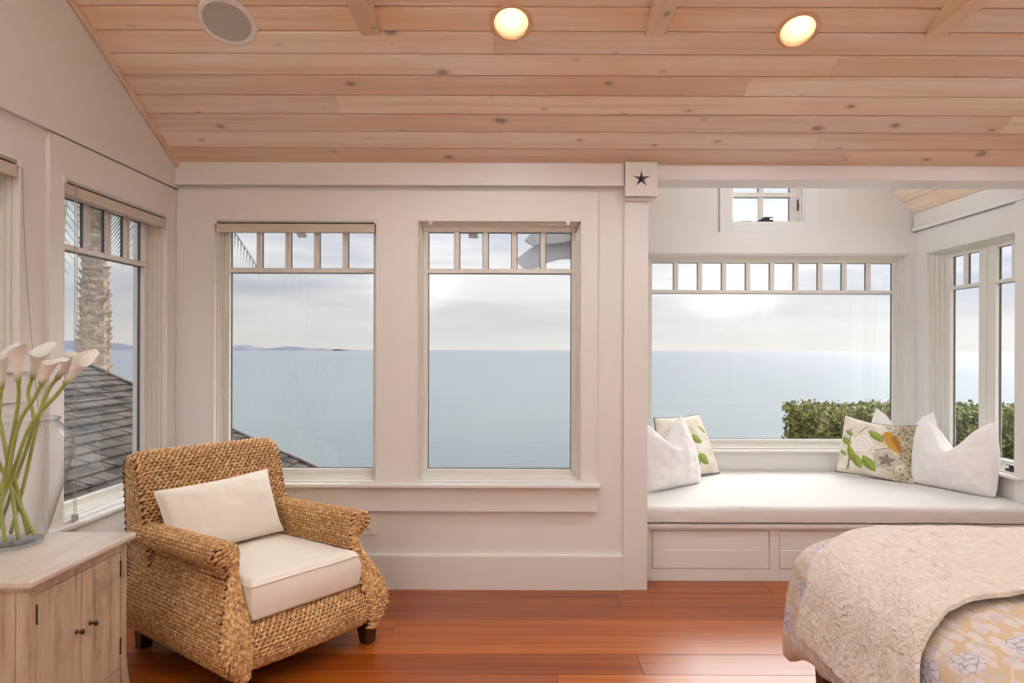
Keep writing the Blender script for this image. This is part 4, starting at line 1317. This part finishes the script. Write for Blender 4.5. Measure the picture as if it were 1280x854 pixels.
# ------------------------------------------------------------------ bed
bed = empty('bed', (2.1, 1.95, 0), 'bed with dark tapered wooden legs under the floral comforter', 'bed')
BX0, BX1, BY0, BY1 = 1.12, 3.25, 1.05, 2.72
b = MB(); b.box(BX0 + 0.18, BX1 - 0.02, BY0 + 0.16, BY1 - 0.16, 0.36, 0.68); b.build('mattress', M['mattress'], bed, bevel=0.06)
b = MB(); b.box(BX0 + 0.10, BX1, BY0 + 0.10, BY1 - 0.10, 0.29, 0.36); b.build('bed_frame', M['dark_wood'], bed, bevel=0.01)
for x, y in ((1.135, 2.52), (1.135, 1.26), (BX1 - 0.06, 2.52), (BX1 - 0.06, 1.26)):
    b = MB(); a, c_ = 0.040, 0.026
    b.add([(x - a, y - a, 0.31), (x + a, y - a, 0.31), (x + a, y + a, 0.31), (x - a, y + a, 0.31), (x - c_, y - c_, 0), (x + c_, y - c_, 0), (x + c_, y + c_, 0), (x - c_, y + c_, 0)],
          [(0, 1, 2, 3), (7, 6, 5, 4), (0, 4, 5, 1), (1, 5, 6, 2), (2, 6, 7, 3), (3, 7, 4, 0)])
    b.build('leg', M['dark_wood'], bed, bevel=0.003)

# comforter: rings of a rounded rectangle, draped at the foot and both sides
CPROF = smooth_path([(-0.020, 0.322, 0), (0.000, 0.335, 0), (0.008, 0.365, 0), (0.006, 0.45, 0), (-0.008, 0.53, 0), (-0.032, 0.61, 0), (-0.085, 0.660, 0), (-0.155, 0.690, 0), (-0.27, 0.712, 0), (-0.40, 0.722, 0)], 34)
CX0, CX1, CY0, CY1 = 1.000, 3.4, 0.92, 2.80
def outline(o_):
    """closed outline of the comforter at outward offset o_, as (x, y, s, nx, ny)"""
    r_ = max(0.06, 0.30 + o_ * 0.55); x0, x1, y0, y1 = CX0 - o_, CX1 + o_, CY0 - o_, CY1 + o_
    pts = []
    def seg(ax, ay, bx, by, n, nx_, ny_):
        for k in range(n): t = k / n; pts.append((ax + (bx - ax) * t, ay + (by - ay) * t, nx_, ny_))
    def arc(cx, cy, a0_, n):
        for k in range(n):
            a = a0_ + (math.pi / 2) * k / n; pts.append((cx + r_ * math.cos(a), cy + r_ * math.sin(a), math.cos(a), math.sin(a)))
    seg(x1, y1, x0 + r_, y1, 60, 0, 1); arc(x0 + r_, y1 - r_, math.pi / 2, 26)
    seg(x0, y1 - r_, x0, y0 + r_, 70, -1, 0); arc(x0 + r_, y0 + r_, math.pi, 26)
    seg(x0 + r_, y0, x1, y0, 60, 0, -1); pts.append((x1, y0, 0, -1))
    return pts
def crest(x, y):
    return 0.012 * noise.noise((x * 2.5, y * 2.5, 3)) + 0.006 * noise.noise((x * 7, y * 7, 9))
b = MB(); P = []; uv = []
for k, p in enumerate(CPROF):
    rowp = []; hang = max(0, min(1, (0.58 - p.y) / 0.25))
    for i, (x, y, nx_, ny_) in enumerate(outline(p.x)):
        corner = 1.0 if (60 <= i < 86) or (156 <= i < 182) else 0.35
        wv_ = 0.016 * corner * hang * math.sin(i * 0.85 + 0.6 * math.sin(i * 0.3)) + 0.012 * noise.noise((x * 5, y * 5, p.y * 5))
        zz = p.y + (crest(x, y) if p.y > 0.4 else 0) + (0.012 * hang * noise.noise((i * 0.15, 2, 1))) - 0.125 * max(0, (0.45 - p.y) / 0.13) * max(math.exp(-((i - 73) / 13) ** 2), math.exp(-((i - 169) / 13) ** 2))
        rowp.append(Vector((x + nx_ * wv_, y + ny_ * wv_, zz)))
    P.append(rowp)
# top: shrink the last ring towards the spine
last = outline(CPROF[-1].x)
for t in (0.25, 0.5, 0.75, 0.97):
    rowp = []
    for i, (x, y, nx_, ny_) in enumerate(last):
        yc = (CY0 + CY1) / 2; xs_ = max(x, CX0 + 1.0)
        X_, Y_ = x + (xs_ - x) * t, y + (yc - y) * t
        rowp.append(Vector((X_, Y_, CPROF[-1].y + 0.014 * (1 - (1 - t) ** 2) + crest(X_, Y_))))
    P.append(rowp)
b.grid(P)
com = b.build('comforter', M['comforter'], smooth=True)
tag(com, 'tan comforter with grey lilac flowers draped over the bed foot', 'comforter')
me = com.data; ul = me.uv_layers.new(name='UVMap')
# print coordinates: outline position by distance down the drape
def cuv(co):
    return (co.y if co.x < 1.35 else co.y + 0.0, (co.x - 1.0) * 1.0 + (0.7 - co.z) * -1.0)
for lp in me.loops: ul.data[lp.index].uv = cuv(me.vertices[lp.vertex_index].co)
md = com.modifiers.new('thickness', 'SOLIDIFY'); md.thickness = 0.012; md.offset = -1

def table(s, pts):
    if s <= pts[0][0]: return pts[0][1]
    for (a, p), (b_, q) in zip(pts, pts[1:]):
        if s <= b_: return p + (q - p) * (s - a) / (b_ - a)
    return pts[-1][1]


# throw across the foot
def prof_z(o_):
    """height of the draped surface at outward offset o_"""
    if o_ <= CPROF[-1].x: return CPROF[-1].y
    for a, c_ in zip(CPROF[6:], CPROF[7:]):
        if c_.x <= o_ <= a.x: return a.y + (c_.y - a.y) * (a.x - o_) / max(a.x - c_.x, 1e-6)
    return CPROF[8].y


def foot_pt(s, y, lift=0.016):
    """s: distance up the foot profile and on along the top; y across the bed"""
    acc = 0; nx_ = 0.0; nz_ = 1.0; hit = False
    for a, c_ in zip(CPROF, CPROF[1:]):
        d_ = (c_ - a).length
        if acc + d_ >= s:
            q = a.lerp(c_, (s - acc) / d_); tg = (c_ - a).normalized(); nx_, nz_ = abs(tg.y), abs(tg.x); o_, z = q.x, q.y; hit = True; break
        acc += d_
    if not hit: o_ = CPROF[-1].x - (s - acc); z = CPROF[-1].y + 0.014 * min(1, (s - acc) / 0.3)
    x = CX0 - o_; os_ = y - CY1 + 0.012       # offset that the far side of the bed would give here
    if os_ > o_: z = min(z, prof_z(os_)); lv = os_
    else: lv = o_
    r_ = max(0.06, 0.30 + lv * 0.55); yc = CY1 + lv - r_
    if y > yc: x = max(x, CX0 - lv + r_ - math.sqrt(max(0.0, r_ * r_ - (y - yc) ** 2)))
    return Vector((x - nx_ * lift, y, z + nz_ * lift + (crest(x, y) if z > 0.4 else 0)))


b = MB(); ns_a, nt_ = 120, 60; S0, S1 = 0.120, 2.4; P = []
for i in range(ns_a + 1):
    s = S0 + (S1 - S0) * (i / ns_a) ** 1.1; rowp = []
    yn = table(s, ((0.12, 1.65), (0.266, 1.705), (0.37, 1.772), (0.53, 1.852), (0.65, 1.862)))
    yf = table(s, ((0.12, 2.355), (0.28, 2.366), (0.437, 2.49), (0.65, 2.62)))
    for j in range(nt_ + 1):
        t = j / nt_; y = yn + (yf - yn) * t
        ripple = 0.010 * noise.noise((s * 6, y * 16, 2)) + 0.006 * noise.noise((s * 15, y * 30, 6))
        p = foot_pt(s, y, 0.024 + ripple + 0.008 * (1 - min(1, (s - S0) / 0.1)))
        rowp.append(p)
    P.append(rowp)
b.grid(P)
th_ = b.build('throw_blanket', M['throw'], smooth=True)
tag(th_, 'pale quilted throw laid across the foot of the bed', 'blanket')
md = th_.modifiers.new('thickness', 'SOLIDIFY'); md.thickness = 0.014; md.offset = 1
md = th_.modifiers.new('bevel', 'BEVEL'); md.width = 0.005; md.segments = 2; md.limit_method = 'ANGLE'; md.angle_limit = R(50)

# ------------------------------------------------------------------ cabinet
KX0, KX1, KY0, KY1, KZ = -1.975, -1.445, 2.035, 2.598, 0.705
cab = empty('cabinet', ((KX0 + KX1) / 2, (KY0 + KY1) / 2, 0), 'small distressed cream cabinet with two doors against the left wall', 'cabinet')
b = MB(); b.box(KX0, KX1, KY0, KY1, KZ - 0.022, KZ); b.build('top', M['cabinet_top'], cab, bevel=0.006)
b = MB(); b.box(KX0 + 0.01, KX1 - 0.012, KY0 + 0.012, KY1 - 0.012, KZ - 0.036, KZ - 0.022); b.build('moulding', M['cabinet'], cab, bevel=0.005)
fx = KX1 - 0.024                              # face of the carcass towards the room
zb_, zt_ = 0.16, KZ - 0.036
b = MB()
b.box(KX0 + 0.01, fx - 0.02, KY0 + 0.035, KY1 - 0.035, zb_, zt_)
b.build('carcass', M['cabinet'], cab)
def foot_shape(y, sgn):
    """corner post with a flared foot, in the y-z plane"""
    return [(y, zt_), (y + sgn * 0.036, zt_), (y + sgn * 0.036, 0.26), (y + sgn * 0.028, 0.18), (y + sgn * 0.010, 0.10), (y - sgn * 0.006, 0.0), (y - sgn * 0.046, 0.0), (y - sgn * 0.040, 0.06), (y - sgn * 0.024, 0.13), (y - sgn * 0.008, 0.20), (y, 0.26)]
for y, sgn in ((KY0 + 0.022, 1), (KY1 - 0.022, -1)):
    for x in (fx - 0.036, KX0 + 0.01):
        b = MB(); b.prism([(x, p, q) for p, q in foot_shape(y, sgn)], (0.036, 0, 0)); b.build('leg', M['cabinet'], cab, bevel=0.003)
b = MB(); b.box(fx - 0.030, fx, KY0 + 0.058, KY1 - 0.058, zt_ - 0.022, zt_); b.build('top_rail', M['cabinet'], cab, bevel=0.003)
n_ = 14; ya, yb = KY0 + 0.058, KY1 - 0.058
ap = [(ya, 0.215), (yb, 0.215)] + [(yb + (ya - yb) * k / n_, 0.13 + 0.045 * math.sin(math.pi * k / n_) ** 2) for k in range(n_ + 1)]
b = MB(); b.prism([(fx - 0.028, p, q) for p, q in ap], (0.026, 0, 0)); b.build('apron', M['cabinet'], cab, bevel=0.002)
# side facing the camera: planked
for k in range(4):
    x0_ = KX0 + 0.048 + k * (fx - 0.040 - KX0 - 0.048) / 4; x1_ = KX0 + 0.048 + (k + 1) * (fx - 0.040 - KX0 - 0.048) / 4
    b = MB(); b.box(x0_ + 0.001, x1_ - 0.001, KY0 + 0.028, KY0 + 0.044, zb_, zt_ - 0.001); b.build('side_board', M['cabinet'], cab, bevel=0.003)
ym = (KY0 + KY1) / 2 - 0.002
for (d0, d1, kn, hg) in ((KY0 + 0.061, ym - 0.0015, ym - 0.028, KY0 + 0.061), (ym + 0.0015, KY1 - 0.061, ym + 0.045, KY1 - 0.061)):
    b = MB(); b.box(fx - 0.022, fx - 0.002, d0, d1, 0.218, zt_ - 0.024); dr_ = b.build('door', M['cabinet'], cab, bevel=0.003)
    b = MB(); b.lathe([(0.008, 0.0), (0.007, 0.003), (0.0035, 0.006), (0.0035, 0.013), (0.0075, 0.016), (0.0095, 0.021), (0.007, 0.026), (0.0, 0.0275)], 20,
                      Matrix.Translation((fx - 0.002, kn, 0.455)) @ Matrix.Rotation(R(90), 4, 'Y'))
    b.build('knob', M['bronze'], dr_, smooth=True)
    for hz_ in (0.30, 0.585):
        b = MB(); b.tube([(fx - 0.001, hg, hz_ - 0.03), (fx - 0.001, hg, hz_ + 0.03)], 0.004, 8); b.build('hinge', M['bronze'], dr_)

# ------------------------------------------------------------------ vase with calla lilies
VX, VY = -1.792, 2.415
vp = smooth_path([(0.0, 0.012, 0), (0.07, 0.011, 0), (0.100, 0.016, 0), (0.118, 0.045, 0), (0.146, 0.14, 0), (0.174, 0.24, 0), (0.190, 0.315, 0), (0.189, 0.365, 0), (0.172, 0.405, 0), (0.154, 0.422, 0), (0.146, 0.432, 0), (0.150, 0.440, 0)], 54)
b = MB(); b.lathe([(max(p.x, 0), p.y) for p in vp], 64, Matrix.Translation((VX, VY, KZ)), cap=False)
vase = b.build('vase', M['vase_glass'], smooth=True, org=(VX, VY, KZ))
tag(vase, 'large clear glass vase on the cabinet top', 'vase')
b = MB(); b.lathe([(0.0, 0.001), (0.088, 0.001), (0.102, 0.006), (0.104, 0.014), (0.098, 0.0165), (0.0, 0.0125)], 48, Matrix.Translation((VX, VY, KZ)), cap=False); b.build('glass_base', M['vase_glass'], vase, smooth=True)
b = MB(); b.tube([(VX + 0.150 * math.cos(a * math.pi / 24), VY + 0.150 * math.sin(a * math.pi / 24), KZ + 0.441) for a in range(49)], 0.0035, 6, cap=False); b.build('rim', M['vase_glass'], vase, smooth=True)


def lily(bp_, tp_, d, foot, rim, label, open_=1.0, seed=0):
    base = at(*bp_, d); tip = at(*tp_, d - 0.02)
    axis = (tip - base).normalized(); L_ = (tip - base).length
    root = empty('calla_lily', foot, label, 'flower', 'calla lilies in the glass vase')
    path = smooth_path([foot, foot.lerp(rim, 0.5) + Vector((0.004, 0.0, 0)), rim, base - axis * 0.06, base + axis * 0.012], 22)
    b = MB(); b.tube(path, [0.0062 + (0.0016 if k > 19 else 0) for k in range(22)], 8); b.build('stem', M['stem'], root, smooth=True)
    xa = Vector((0.9, 0.35, 0.2)); xa = (xa - axis * xa.dot(axis)).normalized(); ya = axis.cross(xa)
    q = Matrix((xa, ya, axis)).transposed()
    rz_ = Matrix.Rotation(math.sin(seed * 2.4) * 0.9, 3, 'Z')
    b = MB(); G = []; cols = []
    na, nt2 = 26, 16
    for i in range(nt2 + 1):
        t = i / nt2; rowp = []
        for j in range(na + 1):
            a = -math.pi * 1.08 + 2 * math.pi * 1.08 * j / na     # overlaps itself where it wraps
            back_ = 0.5 + 0.5 * math.cos(a)
            hgt = L_ * 0.85 * t * (0.72 + 0.40 * back_ ** 1.8)
            r = 0.0085 + open_ * (0.007 * t + 0.009 * t ** 2.4) + 0.002 * (abs(a) / math.pi) * 1
            flare = open_ * 0.004 * max(0, t - 0.72) / 0.28
            p = Vector(((r + flare) * math.cos(a), (r + flare) * math.sin(a), hgt))
            if back_ > 0.9: p.x += 0.012 * max(0, t - 0.8) / 0.2
            rowp.append(base + q @ (rz_ @ p))
            gcol = max(0, min(1, 1 - t * 3.2)); cols.append((*lerp3(s3(246, 243, 236), s3(140, 152, 52), gcol ** 1.0), 1))
        G.append(rowp)
    b.grid(G); b.col = cols
    b.build('spathe', M['spathe'], root, smooth=True)
    b = MB(); b.tube([base + axis * (0.03 + 0.045 * k / 6) for k in range(7)], [0.004, 0.005, 0.005, 0.005, 0.0045, 0.004, 0.002], 8); b.build('spadix', M['spadix'], root, smooth=True)


vz = KZ + 0.028
lily((2, 484), (7, 424), 2.42, Vector((VX + 0.045, VY + 0.03, vz)), Vector((VX - 0.03, VY, 1.12)), 'white calla lily at the left edge of the picture', 1.0, 1)
lily((23, 476), (22, 424), 2.36, Vector((VX - 0.05, VY - 0.02, vz)), Vector((VX + 0.055, VY - 0.05, 1.13)), 'white calla lily leaning left, second from the picture edge', 1.1, 2)
lily((41, 472), (55, 424), 2.44, Vector((VX - 0.06, VY + 0.02, vz)), Vector((VX + 0.070, VY + 0.02, 1.13)), 'tall white calla lily in the middle of the bunch, wide open', 1.15, 3)
lily((52, 479), (72, 440), 2.34, Vector((VX - 0.02, VY - 0.05, vz)), Vector((VX + 0.075, VY - 0.06, 1.13)), 'half rolled calla lily in front of the tall middle one', 0.95, 4)
lily((72, 472), (104, 430), 2.40, Vector((VX - 0.03, VY + 0.05, vz)), Vector((VX + 0.098, VY + 0.0, 1.13)), 'calla lily leaning right, second from the right of the bunch', 1.1, 5)
lily((82, 478), (114, 436), 2.34, Vector((VX - 0.07, VY - 0.01, vz)), Vector((VX + 0.110, VY - 0.05, 1.13)), 'rightmost calla lily of the bunch', 0.95, 6)
for k, (bp_, tp_, dx, dy) in enumerate((((-22, 470), (-26, 420), 0.055, -0.03), ((-38, 480), (-52, 434), 0.065, 0.035), ((-60, 474), (-84, 436), 0.040, 0.055), ((-30, 486), (-40, 440), 0.030, -0.06))):
    lily(bp_, tp_, 2.40 + 0.03 * math.sin(k * 2.0), Vector((VX + dx, VY + dy, vz)), Vector((VX - 0.07 - 0.012 * k, VY + 0.05 * math.cos(k * 2.2), 1.13)),
         'calla lily leaning out past the left edge of the picture, ' + ('first', 'second', 'third', 'fourth')[k] + ' from the vase middle', 1.0, 7 + k)
